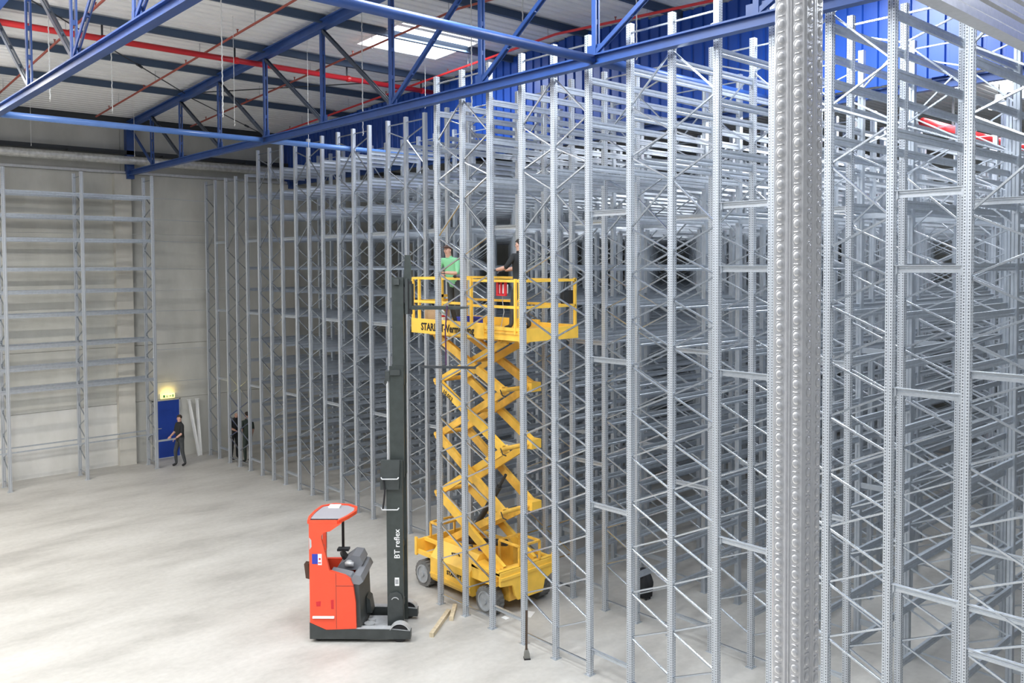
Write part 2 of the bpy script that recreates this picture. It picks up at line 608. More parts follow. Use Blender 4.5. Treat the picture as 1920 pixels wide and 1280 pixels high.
# blue bulkhead wall on the third truss line
bulk = bpy.data.objects.new('wall_right', None)
COL.objects.link(bulk)
struct(bulk)
bw = 0.9
t = -8.9
while t < 30.55:
    w = min(bw, 30.58 - t)
    ztop = min(roof_z(t), roof_z(t + w)) - 0.01
    mb = MB()
    pts = []
    ribs = 3
    p = w / ribs
    for i in range(ribs):
        y = i * p
        pts += [(y, 0), (y + p * 0.70, 0), (y + p * 0.76, 0.045), (y + p * 0.94, 0.045)]
    pts.append((w, 0))
    n = len(pts)
    vs = [(x, y, z) for z in (0, ztop - 10.08) for y, x in pts]
    fs = [(i, i + 1, n + i + 1, n + i) for i in range(n - 1)]
    vs += [(x + 0.01, y, z) for x, y, z in vs]
    fs += [tuple(2 * n + a for a in reversed(f)) for f in fs]
    mb.add(vs, fs)
    o = mb.build('wall_panel', M_bluewall, bulk, fix=False)
    o.location = (15.84, t, 10.08)
    t += bw
# ------------------------------------------------------------------ trusses
I_PROF = [(-.075, -.085), (.075, -.085), (.075, -.06), (.014, -.06), (.014, .06), (.075, .06), (.075, .085), (-.075, .085), (-.075, .06), (-.014, .06), (-.014, -.06), (-.075, -.06)]
I_TOP = [(u * 1.15, v * 1.3) for u, v in I_PROF]
V_T = [28.2, 25.8, 23.02, 20.24, 17.4, 14.64, 11.8, 9.05, 6.2, 3.3, 0.4, -2.5, -5.4]
CH_Z = 9.97


def truss(s, label, t_end=30.5, simple=False):
    root = thing('roof_truss', label, 'truss', (s, t_end, CH_Z), group='blue roof trusses')
    W = (s, t_end, CH_Z)
    MB().extrude(I_PROF, (s, T_MIN, CH_Z), (s, t_end, CH_Z)).build('bottom_chord', M_blue, root, world=W)
    off = 0.14
    MB().extrude(I_TOP, (s, RIDGE_T, roof_z(RIDGE_T) - off - .1), (s, t_end, roof_z(t_end) - off - .1)).build('top_chord', M_blue, root, world=W)
    MB().extrude(I_TOP, (s, T_MIN, roof_z(T_MIN) - off - .1), (s, RIDGE_T, roof_z(RIDGE_T) - off - .1)).build('top_chord', M_blue, root, world=W)
    ts = V_T
    for i, t in enumerate(ts):
        zt = roof_z(t) - off - .2
        m = MB()
        for dx in (-.035, .035):
            m.bar((s + dx, t, CH_Z + .08), (s + dx, t, zt), 0.028, 0.085, (0, 1, 0))
        for k in range(1, 4):
            z = CH_Z + .1 + (zt - CH_Z - .1) * k / 4
            m.box(s - .03, s + .03, t - .03, t + .03, z - .04, z + .04)
        m.build('vertical', M_blue, root, world=W)
        MB().box(s - .012, s + .012, t - .17, t + .17, CH_Z + .07, CH_Z + .24).build('gusset', M_blue, root, world=W)
    for i in range(len(ts) - 1):
        a, b = ts[i], ts[i + 1]
        if a > RIDGE_T + 0.1:      # falls towards the middle
            p, q_ = (a, roof_z(a) - off - .2), (b, CH_Z + .1)
        else:
            p, q_ = (a, CH_Z + .1), (b, roof_z(b) - off - .2)
        m = MB()
        for dx in (-.03, .03):
            m.bar((s + dx, p[0], p[1]), (s + dx, q_[0], q_[1]), 0.022, 0.07)
        for k in range(1, 4):
            u = k / 4
            y = p[0] + (q_[0] - p[0]) * u
            z = p[1] + (q_[1] - p[1]) * u
            m.box(s - .03, s + .03, y - .03, y + .03, z - .03, z + .03)
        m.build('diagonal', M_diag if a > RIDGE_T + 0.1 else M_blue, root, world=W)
    m = MB()
    m.bar((s, 30.3, roof_z(30.3) - .3), (s, 28.2, CH_Z + .1), .05, .08)
    m.build('diagonal', M_blue, root, world=W)
    MB().box(s - .12, s + .12, 30.25, t_end, CH_Z - .2, roof_z(t_end) - .3).build('end_post', M_blue, root, world=W)
    return root


truss(4.02, 'blue lattice roof truss crossing the top left corner of the view')
truss(10.0, 'blue lattice roof truss running just in front of the front rack posts')
truss(16.0, 'blue roof truss carrying the blue corrugated bulkhead')
truss(-2.0, 'blue lattice roof truss behind the camera, out of view')

# purlins
PUR = [28.2 + 0.0] + V_T[1:]
for i, t in enumerate(PUR):
    if i == 0:
        continue
    o = MB().bar((-9, t, roof_z(t) - .10), (16, t, roof_z(t) - .10), 0.10, 0.17).build('purlin', M_purlin)
    o['kind'] = 'structure'
# struts between truss chords
def strut(name, t, s0_, s1_, r, m, label, z=CH_Z):
    o = MB().cyl((s0_, t, z), (s1_, t, z), r, 12).cyl((s0_ - .0, t, z), (s0_ + .12, t, z), r * .6, 8).build(name, m, smooth=True)
    return tag(o, label, 'strut')


strut('tie_tube', 20.3, 4.1, 9.92, 0.07, M_tube, 'long blue tube between the two front trusses, left end at the picture edge')
strut('tie_tube', 20.3, 10.08, 15.9, 0.07, M_tube, 'blue tube continuing behind the truss over the rack post tops')
strut('tie_tube', 9.05, 4.1, 9.92, 0.072, M_blue, 'thick blue tube joining the truss chord below the roof light')
strut('tie_tube', 9.05, 10.08, 15.9, 0.085, M_blue, 'thick blue tube behind the truss, right of the roof light')
# wind bracing rods
for a, b, lb in [((4.1, 18.9), (9.9, 25.2), 'thin dark bracing rod crossing the roof left of the second truss'),
                 ((10.1, 25.5), (15.2, 31.0), 'thin dark bracing rod behind the second truss near the left wall'),
                 ((10.1, 25.0), (15.7, 19.2), 'thin dark bracing rod behind the red main pipe')]:
    b = (b[0], min(b[1], 30.3))
    o = MB().cyl((a[0], a[1], roof_z(a[1]) - .22), (b[0], b[1], roof_z(b[1]) - .22), 0.016, 6)
    mid = Vector((a[0] * .35 + b[0] * .65, a[1] * .35 + b[1] * .65, 0))
    mid.z = roof_z(mid.y) - .22
    dv = Vector((b[0] - a[0], b[1] - a[1], roof_z(b[1]) - roof_z(a[1]))).normalized()
    o.cyl(mid - dv * .15, mid + dv * .15, .035, 8)
    tag(o.build('bracing_rod', M_dark), lb, 'rod')
# sprinkler pipes
o = MB().cyl((-6, 20.45, 11.90), (15.7, 20.45, 11.90), 0.07, 12)
o = o.build('sprinkler_main', M_red, smooth=True)
tag(o, 'thick bright red main pipe under the roof', 'pipe')
for s in (-5, -1, 2.5, 6.2, 9.3, 12.5, 15):
    MB().box(s - .02, s + .02, 20.44, 20.46, 11.96, roof_z(20.45)).build('hanger', M_dark, o)
    MB().cyl((s, 20.45, 11.9), (s + .08, 20.45, 11.9), .085, 12).build('coupling', M_red, o)
BR = [(-1.0, 'hidden'), (2.5, 'hidden'), (5.6, 'rust red branch pipe nearest the top left corner'), (8.65, 'rust red branch pipe just left of the second truss'),
      (11.7, 'rust red branch pipe running up to the roof light'), (14.75, 'bright red branch pipe along the blue bulkhead')]
for s, lb in BR:
    if lb == 'hidden':
        continue
    m = MB()
    t_end = 29.3
    m.cyl((s, RIDGE_T, roof_z(RIDGE_T) - .3), (s, t_end, roof_z(t_end) - .3), 0.027 if s < 14 else .032, 8)
    m.cyl((s, 2.0, roof_z(2.0) - .3), (s, RIDGE_T, roof_z(RIDGE_T) - .3), 0.027 if s < 14 else .032, 8)
    o = m.build('branch_pipe', M_red if s > 14 else M_rust)
    tag(o, lb, 'pipe', 'sprinkler branch pipes')
    for k in range(9):
        t = 28.0 - k * 3.05
        z = roof_z(t) - .3
        MB().cyl((s, t, z), (s, t, z + .09), .014, 6).cyl((s, t, z + .09), (s, t, z + .10), .03, 8).build('sprinkler_head', M_rust, o)
        MB().box(s - .008, s + .008, t - .9, t - .884, z, roof_z(t - .9)).build('hanger', M_lgrey, o)
o = MB().cyl((18.4, 7.5, 9.72), (40, 7.5, 9.72), 0.09, 12).build('sprinkler_main', M_red, smooth=True)
tag(o, 'red main pipe glimpsed beyond the blue bulkhead at the upper right', 'pipe')
for x in (20, 26, 32, 38):
    MB().box(x - .02, x + .02, 7.48, 7.52, 9.8, roof_z(7.5)).build('hanger', M_dark, o)
HB = [(19.0, 7.2, 10.42), (19.0, 6.2, 10.45), (22.5, 7.4, 10.5), (22.5, 11.0, 10.4), (28.0, 12.5, 10.3)]
for k, (x, y, z) in enumerate(HB):
    o = thing('high_bay_lamp', '%s glaring white lamp seen beyond the bulkhead, from the front' % ('first', 'second', 'third', 'fourth', 'fifth')[k], 'lamp', (x, y, z), group='lamps beyond the bulkhead')
    MB().cyl((0, 0, 0), (0, 0, .18), .24, 18, .10).cyl((0, 0, .18), (0, 0, .30), .09, 12).build('reflector', M_white, o)
    MB().cyl((0, 0, -.03), (0, 0, -.005), .22, 18).build('lens', M_sky, o)
    MB().box(-.01, .01, -.01, .01, .3, roof_z(y) - z).build('hanger', M_dark, o)
    area('high_bay_light', (x, y, z - .06), .4, .4, 130, (.95, .97, 1.0))
# hanging chains
CH = [(4.75, 19.0, 10.16, 'white chain hanging before the first truss at the top left'),
      (6.35, 20.33, 10.29, 'white chain hanging left of the rust red pipe'),
      (7.31, 16.66, 9.83, 'longest white chain left of the second truss'),
      (8.44, 18.62, 10.01, 'thin chain just right of the longest white chain'),
      (9.35, 27.91, 10.30, 'thin chain hanging near the second truss end'),
      (6.42, 27.79, 10.36, 'thin chain hanging above the foil duct'),
      (10.4, 18.81, 9.2, 'thin chain hanging before the far post tops'),
      (10.58, 16.65, 9.78, 'white chain hanging left of the roof light'),
      (11.38, 13.75, 9.69, 'white chain hanging right of the roof light'),
      (14.3, 19.3, 11.2, 'short thin chain over the blue bulkhead'),
      (12.36, 13.24, 11.67, 'short white chain beside the blue diagonal'),
      (13.37, 11.01, 10.9, 'white chain crossing the blue diagonal at right')]
for s, t, zb, lb in CH:
    m = MB()
    zt = roof_z(t)
    z = zb
    k = 0
    big = 'thin' not in lb
    r = .011 if big else .006
    while z < zt:
        z2 = min(z + (.07 if big else .12), zt)
        dx = (0.006 if k % 2 else -0.006) if big else 0
        m.bar((s + dx, t, z), (s - dx, t, z2 + .005), r * 1.6, r * 1.6, (0, 1, 0))
        z = z2
        k += 1
    o = m.build('hanging_chain', M_chain)
    tag(o, lb, 'chain', 'chains hanging from the roof')
    MB().bar((s, t - .025, zb), (s, t + .01, zb - .05), .014, .014).build('hook', M_chain, o)
# lamp rows (behind and left of the camera's view)
for k, (s, t, z) in enumerate(LAMPS):
    o = thing('lamp_row', '%s long white lamp row from the left wall, out of view' % ('first', 'second', 'third', 'fourth')[k], 'lamp', (s, t, z), group='lamp rows out of view')
    MB().box(-3.1, 3.1, -.12, .12, 0.02, .10).build('housing', M_white, o)
    MB().box(-3.0, 3.0, -.06, .06, -.02, .02).build('tube', M_lamp, o)
    MB().box(-2.51, -2.49, -.01, .01, .1, roof_z(t) - z).box(2.49, 2.51, -.01, .01, .1, roof_z(t) - z).build('hanger', M_dark, o)

# ------------------------------------------------------------------ racking grid
S0, BAY, FP, GAP, TW = 10.297, 2.174, 0.7943, 0.8727, 29.96
T = [TW, TW - FP]
c_ = T[-1] - GAP
for k in range(14):
    T += [c_, c_ - FP, c_ - 2 * FP]
    c_ -= 2 * FP + GAP
H_TALL, H_LOW = 10.49, 9.8
LEVELS = [0.9, 1.67, 2.30, 3.02, 3.68, 4.35, 5.30, 6.02, 6.72, 7.64, 8.36, 9.07, 9.77]
NP = 14                                                # rack planes 0 .. 13
# post section (X deep, Y wide): grooved on the faces
PX, PY = 0.048, 0.047
g = 0.008
POST_PROF = [(-PX, -PY + .006), (-PX + .006, -PY), (-g, -PY), (-g * .5, -PY + g), (g * .5, -PY + g), (g, -PY), (PX - .006, -PY), (PX, -PY + .006),
             (PX, PY - .006), (PX - .006, PY), (-PX + .006, PY), (-PX, PY - .006), (-PX, g), (-PX + g, g * .5), (-PX + g, -g * .5), (-PX, -g)]
POST_SIMPLE = [(-PX, -PY), (PX, -PY), (PX, PY), (-PX, PY), (-PX, g), (-PX + g, 0), (-PX, -g)]


def post_mesh(h, m):
    return MB().prism(POST_PROF, 'z', 0.01, h).mesh('post', m)


me_post = {h: post_mesh(h, M_post) for h in (H_TALL, H_LOW)}
me_plate = MB().box(-.075, .075, -.065, .065, 0, .012).cyl((-.058, -.045, .012), (-.058, -.045, .03), .01, 6).mesh('base_plate', M_galv)


def node_heights(kind, h):
    out = [(0.91 if kind == 'A' else 0.54) + 0.715 * k for k in range(10)]
    out += [8.45, 9.22, 10.2] if kind == 'A' else [8.04, 8.77, 9.94]
    return [z for z in out if z < h - 0.25]


def brace_segs(h):
    """zigzag between an A post (first) and a B post: list of (zA, zB)"""
    A = node_heights('A', h)
    B = node_heights('B', h)
    segs = []
    for i, zb in enumerate(B):
        if i > 0 and i - 1 < len(A):
            segs.append((A[i - 1], zb))
        if i < len(A):
            segs.append((A[i], zb))
    segs.append((0.2, 0.2))
    segs.append((h - .14, h - .14))
    return segs


def brace_prof_mesh(dy, dz):
    """brace from (0,0,0) to (0,dy,dz) with flattened ends"""
    m = MB()
    d = Vector((0, dy, dz)).normalized()
    a, b = d * 0.045, Vector((0, dy, dz)) - d * 0.045
    m.extrude([(-.011, -.015), (.011, -.015), (.013, -.012), (.013, .012), (.011, .015), (-.011, .015), (-.013, .012), (-.013, -.012)], a, b, (1, 0, 0))
    return m


brace_cache = {}


def get_brace(dy, dz):
    k = (round(dy, 3), round(dz, 3))
    if k not in brace_cache:
        brace_cache[k] = brace_prof_mesh(dy, dz).mesh('brace', M_brace)
    return brace_cache[k]


def units():
    us = [(0, 1)]
    i = 2
    while i + 2 < len(T):
        us.append((i, i + 1, i + 2))
        i += 3
    return us


UN = units()
ORD = ['first', 'second', 'third', 'fourth', 'fifth', 'sixth', 'seventh', 'eighth', 'ninth', 'tenth', 'eleventh', 'twelfth', 'thirteenth', 'fourteenth']


def full_frame(s, idx, h, label, group):
    root = thing('rack_upright', label, 'rack frame', (s, T[idx[0]], 0), group=group)
    for k, i in enumerate(idx):
        dy = T[i] - T[idx[0]]
        link('post', me_post[h], root, (0, dy, 0))
        link('base_plate', me_plate, root, (0, dy, 0))
    for k in range(len(idx) - 1):
        y0 = T[idx[k]] - T[idx[0]]
        y1 = T[idx[k + 1]] - T[idx[0]]
        for (za, zb) in brace_segs(h):
            z0, z1 = (za, zb) if k == 0 else (zb, za)
            link('brace', get_brace(y1 - y0, z1 - z0), root, (0, y0, z0))
    return root


simple_cache = {}


def simple_frame(s, idx, h, label, group):
    key = (len(idx), h)
    if key not in simple_cache:
        m = MB()
        for i in range(len(idx)):
            m.prism([(x, y - i * FP) for x, y in POST_SIMPLE], 'z', 0, h)
            m.box(-.07, .07, -i * FP - .065, -i * FP + .065, 0, .012)
        for k in range(len(idx) - 1):
            for (za, zb) in brace_segs(h):
                z0, z1 = (za, zb) if k == 0 else (zb, za)
                m.bar((0, -k * FP, z0), (0, -(k + 1) * FP, z1), .022, .028, (1, 0, 0))
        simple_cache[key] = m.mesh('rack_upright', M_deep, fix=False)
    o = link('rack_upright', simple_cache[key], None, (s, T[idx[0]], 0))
    return tag(o, label, 'rack frame', group)


present = {}                                           # plane -> list of post indexes standing
for j in range(NP):
    s = S0 + j * BAY
    tmin = 0.3025 * s - 1.9
    n = 0
    for u, idx in enumerate(UN):
        if T[idx[0]] < tmin or (j > 1 and u < 2):
            continue
        if j == 0 and u != 0 and idx[0] < 20:
            continue
        low = (u <= 1) or s > 15.9
        h = H_LOW if low else H_TALL
        present.setdefault(j, []).extend(idx)
        n += 1
        if j == 0:
            if u == 0:
                lb = 'narrow braced frame by the left wall, beside the blue door'
            else:
                lb = 'three-post braced frame in the front line, %s counted from the yellow lift' % ORD[u - 7]
            full_frame(s, idx, h, lb, 'rack frames of the front line')
        elif j == 1:
            lb = 'braced frame in the long second line, %s counted from the left wall' % ORD[u]
            full_frame(s, idx, h, lb, 'rack frames of the second line')
        else:
            ln = ORD[j] if j < len(ORD) else 'last'
            lb = 'grey braced frame in the %s line back, %s from the left wall' % (ln, ORD[u])
            simple_frame(s, idx, h, lb, 'rack frames deep in the rack block')
for k, lb in ((1, 'narrow braced frame by the left wall, second from the left'), (2, 'narrow braced frame at the left picture edge'), (3, 'narrow braced frame by the left wall, past the left edge')):
    full_frame(S0 - k * BAY, (0, 1), H_LOW, lb, 'rack frames along the left wall')

# load beams -----------------------------------------------------------
BH, BW = 0.055, 0.022
BEAM_PROF = [(-BW, -BH), (BW, -BH), (BW, -.02), (BW - .008, -.01), (BW - .008, .01), (BW, .02), (BW, BH), (-BW, BH), (-BW, .02), (-BW + .008, .01), (-BW + .008, -.01), (-BW, -.02)]
BL = BAY - 2 * PX - 0.004
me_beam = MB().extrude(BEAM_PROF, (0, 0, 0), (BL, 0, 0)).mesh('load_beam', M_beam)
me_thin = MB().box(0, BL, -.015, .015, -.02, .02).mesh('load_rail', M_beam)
me_conn = MB().box(-.003, .003, -.034, .034, -.10, .07).box(-.03, -.003, -.034, -.030, -.10, .07).mesh('end_connector', M_galv)
ALL = []                                               # (s, index, z)
WALL_LV = [1.18] + LEVELS[3:-1]
for k in (3, 2, 1):
    for i in (0, 1):
        for z in WALL_LV:
            ALL.append((S0 - k * BAY, i, z, 'wall'))
for i in present[0]:
    if 1 < i <= 34:
        for z in (8.36, 9.07, 9.77):
            ALL.append((S0, i, z, 'front'))
deep = []
for j in range(1, NP - 1):
    for i in present[j]:
        if i < 4:
            continue
        for z in LEVELS:
            if S0 + (j + 1) * BAY > 15.9 and z > 9.6:
                continue
            if j == 1 and 20 <= i <= 34:
                ALL.append((S0 + BAY, i, z, 'second'))
            else:
                deep.append((S0 + j * BAY, i, z))
lvl_name = {z: n for z, n in zip(LEVELS, ['lowest', 'second lowest', 'third lowest', 'fourth lowest', 'fifth lowest', 'sixth lowest', 'seventh', 'eighth', 'ninth',
                                          'tenth', 'third highest', 'second highest', 'topmost'])}
lvl_name[1.18] = 'knee-high'
ALL = ALL[:300]
POSTN = ORD + ['fifteenth', 'sixteenth', 'seventeenth']
for s, i, z, grp in ALL:
    if grp == 'wall':
        lb = '%s rail of the left wall rack, %s, bay %s' % (lvl_name[z].capitalize(), 'rear side' if i == 0 else 'front side',
                                                                 {3: 'cut by the left edge', 2: 'left of the middle frame', 1: 'left of the blue door'}[round((S0 - s) / BAY)])
        gr = 'rails of the rack along the left wall'
    elif grp == 'wall2':
        lb = 'far rail right of the blue door, %s level, %s' % (lvl_name[z], 'against the wall' if i == 0 else 'on the front posts')
        gr = 'rails of the rack along the left wall'
    elif grp == 'front':
        lb = '%s load beam behind the %s front-line post from the lift' % (lvl_name[z].capitalize(), POSTN[i - 20])
        gr = 'load beams behind the front line'
    else:
        lb = '%s load beam behind the second line, %s post from the lift' % (lvl_name[z].capitalize(), POSTN[i - 20])
        gr = 'load beams behind the second line'
    if grp == 'wall2' and False:
        continue
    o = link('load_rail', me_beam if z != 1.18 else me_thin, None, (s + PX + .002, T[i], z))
    tag(o, lb, 'load beam', gr)
    link('end_connector', me_conn, o, (.003, 0, 0))
    link('end_connector', me_conn, o, (BL - .003, 0, 0), (0, 0, PI))
for k, z in enumerate((9.07, 8.36, 7.64, 6.72, 5.3, 4.0, 2.9)):
    o = MB().cyl((S0 + PX, T[1], z), (S0 + BAY - PX, T[1], z - .04), .007, 6).build('tie_wire', M_galv)
    tag(o, '%s thin wire strung right of the blue door, counted from the top' % ORD[k], 'wire', 'thin wires right of the door')
m = MB()
for s, i, z in deep:
    y = T[i]
    x0, x1 = s + PX, s + BAY - PX
    b = .05
    w = .02
    m.add([(x, y + u, z + v) for x in (x0, x1) for u, v in ((-w, -b), (w, -b), (w, b), (w - .01, 0), (-w, b), (-w + .01, 0))][:12],
          [(0, 1, 7, 6), (1, 3, 9, 7), (3, 2, 8, 9), (2, 4, 10, 8), (4, 5, 11, 10), (5, 0, 6, 11)])
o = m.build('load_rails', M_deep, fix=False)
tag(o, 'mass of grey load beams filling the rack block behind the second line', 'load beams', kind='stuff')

# row spacers in the gaps between frames ------------------------------
SP_Z = [0.41, 2.86, 5.25, 7.61]
sp_len = GAP - 2 * PY - 0.004
me_sp = MB().extrude([(-.03, -.045), (-.022, -.045), (-.022, -.012), (-.012, 0), (-.022, .012), (-.022, .037), (.02, .037), (.02, .045), (-.03, .045), (-.03, .012), (-.02, 0), (-.03, -.012)],
                     (0, 0, 0), (0, -sp_len, 0)).mesh('row_spacer', M_galv)
me_hook = MB().prism([(0, .045), (0, -.16), (-.006, -.16), (-.014, -.07), (-.03, -.05), (-.03, .045)], 'x', -.02, .02).mesh('hook', M_galv)
sp_name = {0.41: 'lowest', 2.86: 'second', 5.25: 'third', 7.61: 'upper', 6.72: 'camera-height'}


def spacer(s, i, z, lb, gr):
    y = T[i] - PY - .002
    o = link('row_spacer', me_sp, None, (s - .01, y, z))
    tag(o, lb, 'spacer', gr)
    link('hook', me_hook, o, (0.02, 0, 0))
    h = link('hook', me_hook, o, (0.02, -sp_len, 0), (0, 0, PI))
    return o


for j in (0, 1):
    gi = 0
    for i in present[j]:
        if i + 1 in present[j] and (i == 1 or (i > 1 and (i - 1) % 3 == 0)):
            gi += 1
            for z in SP_Z + ([6.72] if j == 0 and i in (28, 31) else []):
                if j == 0 and i == 22 and z > .5:
                    continue
                if j == 0 and i == 1:
                    continue
                lb = '%s row spacer in the %s gap of the %s line of posts' % (sp_name[z].capitalize(), ORD[gi - 1], 'front' if j == 0 else 'second')
                spacer(S0 + j * BAY, i, z, lb, 'row spacers of the %s line' % ('front' if j == 0 else 'second'))
# extra spacers right of the large post at the right
for z, lb in ((5.53, 'upper'), (2.36, 'lower'), (2.87, 'middle')):
    o = link('row_spacer', MB().extrude([(-.03, -.045), (-.022, -.045), (-.022, -.012), (-.012, 0), (-.022, .012), (-.022, .037), (.02, .037), (.02, .045), (-.03, .045), (-.03, .012), (-.02, 0), (-.03, -.012)],
                                        (0, 0, 0), (0, -(FP - 2 * PY - .004), 0)).mesh('row_spacer', M_galv), None, (S0 - .03, T[32] - PY - .002, z))
    tag(o, 'extra %s row spacer at the right picture edge in the front line' % lb, 'spacer', 'row spacers of the front line')
m = MB()
for j in range(2, NP):
    for i in present[j]:
        if i + 1 in present[j] and i > 0 and (i - 1) % 3 == 0:
            for z in SP_Z:
                m.bar((S0 + j * BAY, T[i] - PY, z), (S0 + j * BAY, T[i + 1] + PY, z), .04, .09)
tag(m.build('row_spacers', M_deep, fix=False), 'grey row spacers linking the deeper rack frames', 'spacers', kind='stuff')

# ------------------------------------------------------------------ the big near post
NX, NY = 1.845, 1.035
a_, b_ = 0.0405, 0.0400                                  # half width along Y, half depth along X
gg = .006
near_prof = []


def face_pts(p0, p1, nrm):
    """points of one face with a central ridge pair"""
    p0, p1, nrm = Vector(p0), Vector(p1), Vector(nrm)
    d = p1 - p0
    out = []
    for u, k in ((0.06, 0), (.40, 0), (.43, .0025), (.47, .0025), (.50, -.001), (.53, .0025), (.57, .0025), (.60, 0), (.94, 0)):
        out.append(tuple((p0 + d * u + nrm * k)[:2]))
    return out


cs = [(-b_, a_, 0), (-b_, -a_, 0), (b_, -a_, 0), (b_, a_, 0)]
for k, nrm in enumerate([(-1, 0, 0), (0, -1, 0), (1, 0, 0), (0, 1, 0)]):
    near_prof += face_pts(cs[k], cs[(k + 1) % 4], nrm)


def near_post(x, y, label, studs=True):
    root = thing('rack_post', label, 'post', (x, y, 0))
    MB().prism(near_prof, 'z', 0.012, H_TALL).build('post', M_near, root)
    link('base_plate', me_plate, root)
    if not studs:
        return root
    m = MB()
    R_ = .0115
    for face in range(2):
        for colu in (0.235, 0.765):
            p0, p1 = Vector(cs[face]), Vector(cs[face + 1])
            nrm = Vector([(-1, 0, 0), (0, -1, 0)][face])
            tv = (p1 - p0).normalized()
            base = p0 + (p1 - p0) * colu
            z = 0.1 + (0.0185 if colu > .5 else 0)
            while z < H_TALL - .05:
                c = base + Vector((0, 0, z))
                n = 12
                vs = []
                rings = ((1.4, -.0004), (1.15, .0012), (1.0, -.0002), (.78, .0034), (.4, .0042))
                for rr, hh in rings:
                    for i in range(n):
                        an = 2 * PI * i / n
                        vs.append(c + tv * (R_ * rr * .86 * math.cos(an)) + Vector((0, 0, R_ * rr * math.sin(an))) + nrm * hh)
                fs = []
                for q_ in range(len(rings) - 1):
                    fs += [(q_ * n + i, q_ * n + (i + 1) % n, (q_ + 1) * n + (i + 1) % n, (q_ + 1) * n + i) for i in range(n)]
                fs.append(tuple((len(rings) - 1) * n + i for i in range(n)))
                m.add(vs, fs)
                # small lip below each stud
                c2 = c + Vector((0, 0, -.0185)) + nrm * .0006
                m.bar(c2 - tv * .008, c2 + tv * .008, .0022, .003, nrm)
                z += 0.037
    tag(m.build('pressed_studs', M_near, root, smooth=True, fix=True), kind='stuff')
    return root


near_post(NX, NY, 'huge near galvanised post with pressed studs, right of centre')
near_post(NX + BAY, NY, 'galvanised post past the right picture edge carrying the near beam', False)
nb = thing('load_rail', 'large near galvanised load beam cutting the top right corner', 'load beam', (NX + .05, NY, 7.63))
bh = .075
pr = [(-.025, -bh), (.025, -bh), (.025, -.05), (.017, -.04), (.017, -.01), (.025, 0), (.025, .012), (.017, .022), (.017, .05), (.025, .06), (.025, bh), (-.025, bh), (-.025, .06), (-.017, .05), (-.017, .022), (-.025, .012),
      (-.025, 0), (-.017, -.01), (-.017, -.04), (-.025, -.05)]
MB().extrude(pr, (0.004, 0, 0), (BAY - .104, 0, 0)).build('beam', M_near, nb)
for x in (0, BAY - .104):
    MB().box(x, x + .004, -.04, .04, -.11, .11).build('end_connector', M_near, nb)

# ------------------------------------------------------------------ scissor lift
LX, LY = 11.35, 13.4
lift = thing('scissor_lift', 'raised yellow scissor lift with two workers, behind the front posts', 'scissor lift', (LX, LY, 0))
W = (LX, LY, 0)


def lp(mb, name, m, smooth=False, parent=None, label=None):
    o = mb.build(name, m, parent or lift, smooth=smooth, world=W)
    if label:
        o['label'] = label
    return o


# chassis side boxes (near = low X)
s_n, s_f, t_l, t_r = 10.6, 12.08, 14.78, 12.05
ch = lp(MB().box(10.95, 11.75, 12.2, 14.7, .25, .55), 'chassis', M_yeld)
# side cabinet between the wheels, with sloped hood (profile in X-Z, extruded along Y)
lp(MB().prism([(10.62, .22), (10.56, .30), (10.56, .72), (10.82, 1.02), (11.0, 1.02), (11.0, .22)], 'y', 12.92, 14.22), 'side_cabinet', M_yel)
lp(MB().box(10.545, 10.56, 12.92, 14.22, .36, .40), 'trim_strip', M_yel)
lp(MB().prism([(12.0, .22), (12.1, .30), (12.1, .72), (11.9, 1.02), (11.72, 1.02), (11.72, .22)], 'y', 12.92, 14.22), 'side_cabinet', M_yel)
hd = MB().tube([(10.68, 13.62, .87), (10.66, 13.62, .92), (10.68, 13.42, .94), (10.70, 13.42, .89)], .012)
lp(hd, 'handle', M_black, label='black hood handle')
text_obj('lettering', 'STARLIFT', .115, M_black, lift, frame_mtx((10.555 - LX, 13.66 - LY, .50), (0, -1, 0), (0, 0, 1)), .002, .004)
# left end: open tray with fender
m = MB()
m.bar((10.6, 14.74, .80), (12.05, 14.74, .80), .05, .30).bar((10.62, 14.2, .70), (10.62, 14.74, .70), .05, .09)
m.bar((10.8, 14.2, .93), (10.8, 14.74, .93), .05, .07).prism([(14.22, .62), (14.74, .62), (14.5, .72), (14.22, .8)], 'x', 10.7, 11.0)
m.box(10.57, 10.61, 14.72, 14.79, .62, 1.0)
lp(m, 'end_tray', M_yel)
# right end: near fender + end panel with wheel cut-outs
lp(MB().prism([(12.92, .9), (12.2, .72), (12.2, .62), (12.92, .62)], 'x', 10.6, 10.95), 'wheel_guard', M_yel)
pts = [(10.6, .92), (10.6, .66), (10.92, .62), (10.98, .40), (11.05, .30), (11.72, .30), (11.78, .52), (11.95, .60), (12.08, .62), (12.08, .98), (12.02, 1.0), (12.0, .92)]
lp(MB().prism(pts, 'y', 12.05, 12.10), 'end_panel', M_yel)
lp(MB().bar((10.6, 12.04, .80), (12.08, 12.04, .80), .03, .05), 'bumper_rail', M_yel)
lp(MB().box(10.6, 12.08, 12.08, 12.2, .86, .92).box(10.6, 10.66, 12.1, 12.92, .84, .9).box(12.02, 12.08, 12.1, 14.74, .84, .9), 'deck_frame', M_yel)
# cages
def cage(name, x0, x1, y0, y1, z0, z1):
    m = MB()
    r = .022
    for x in (x0, x1):
        for y in (y0, y1):
            m.bar((x, y, z0), (x, y, z1), .04, .04, (1, 0, 0))
    m.bar((x0, y0, z1), (x1, y0, z1), .04, .04).bar((x0, y1, z1), (x1, y1, z1), .04, .04)
    m.bar((x0, y0, z1), (x0, y1, z1), .04, .04).bar((x1, y0, z1), (x1, y1, z1), .04, .04)
    return lp(m, name, M_yeld)


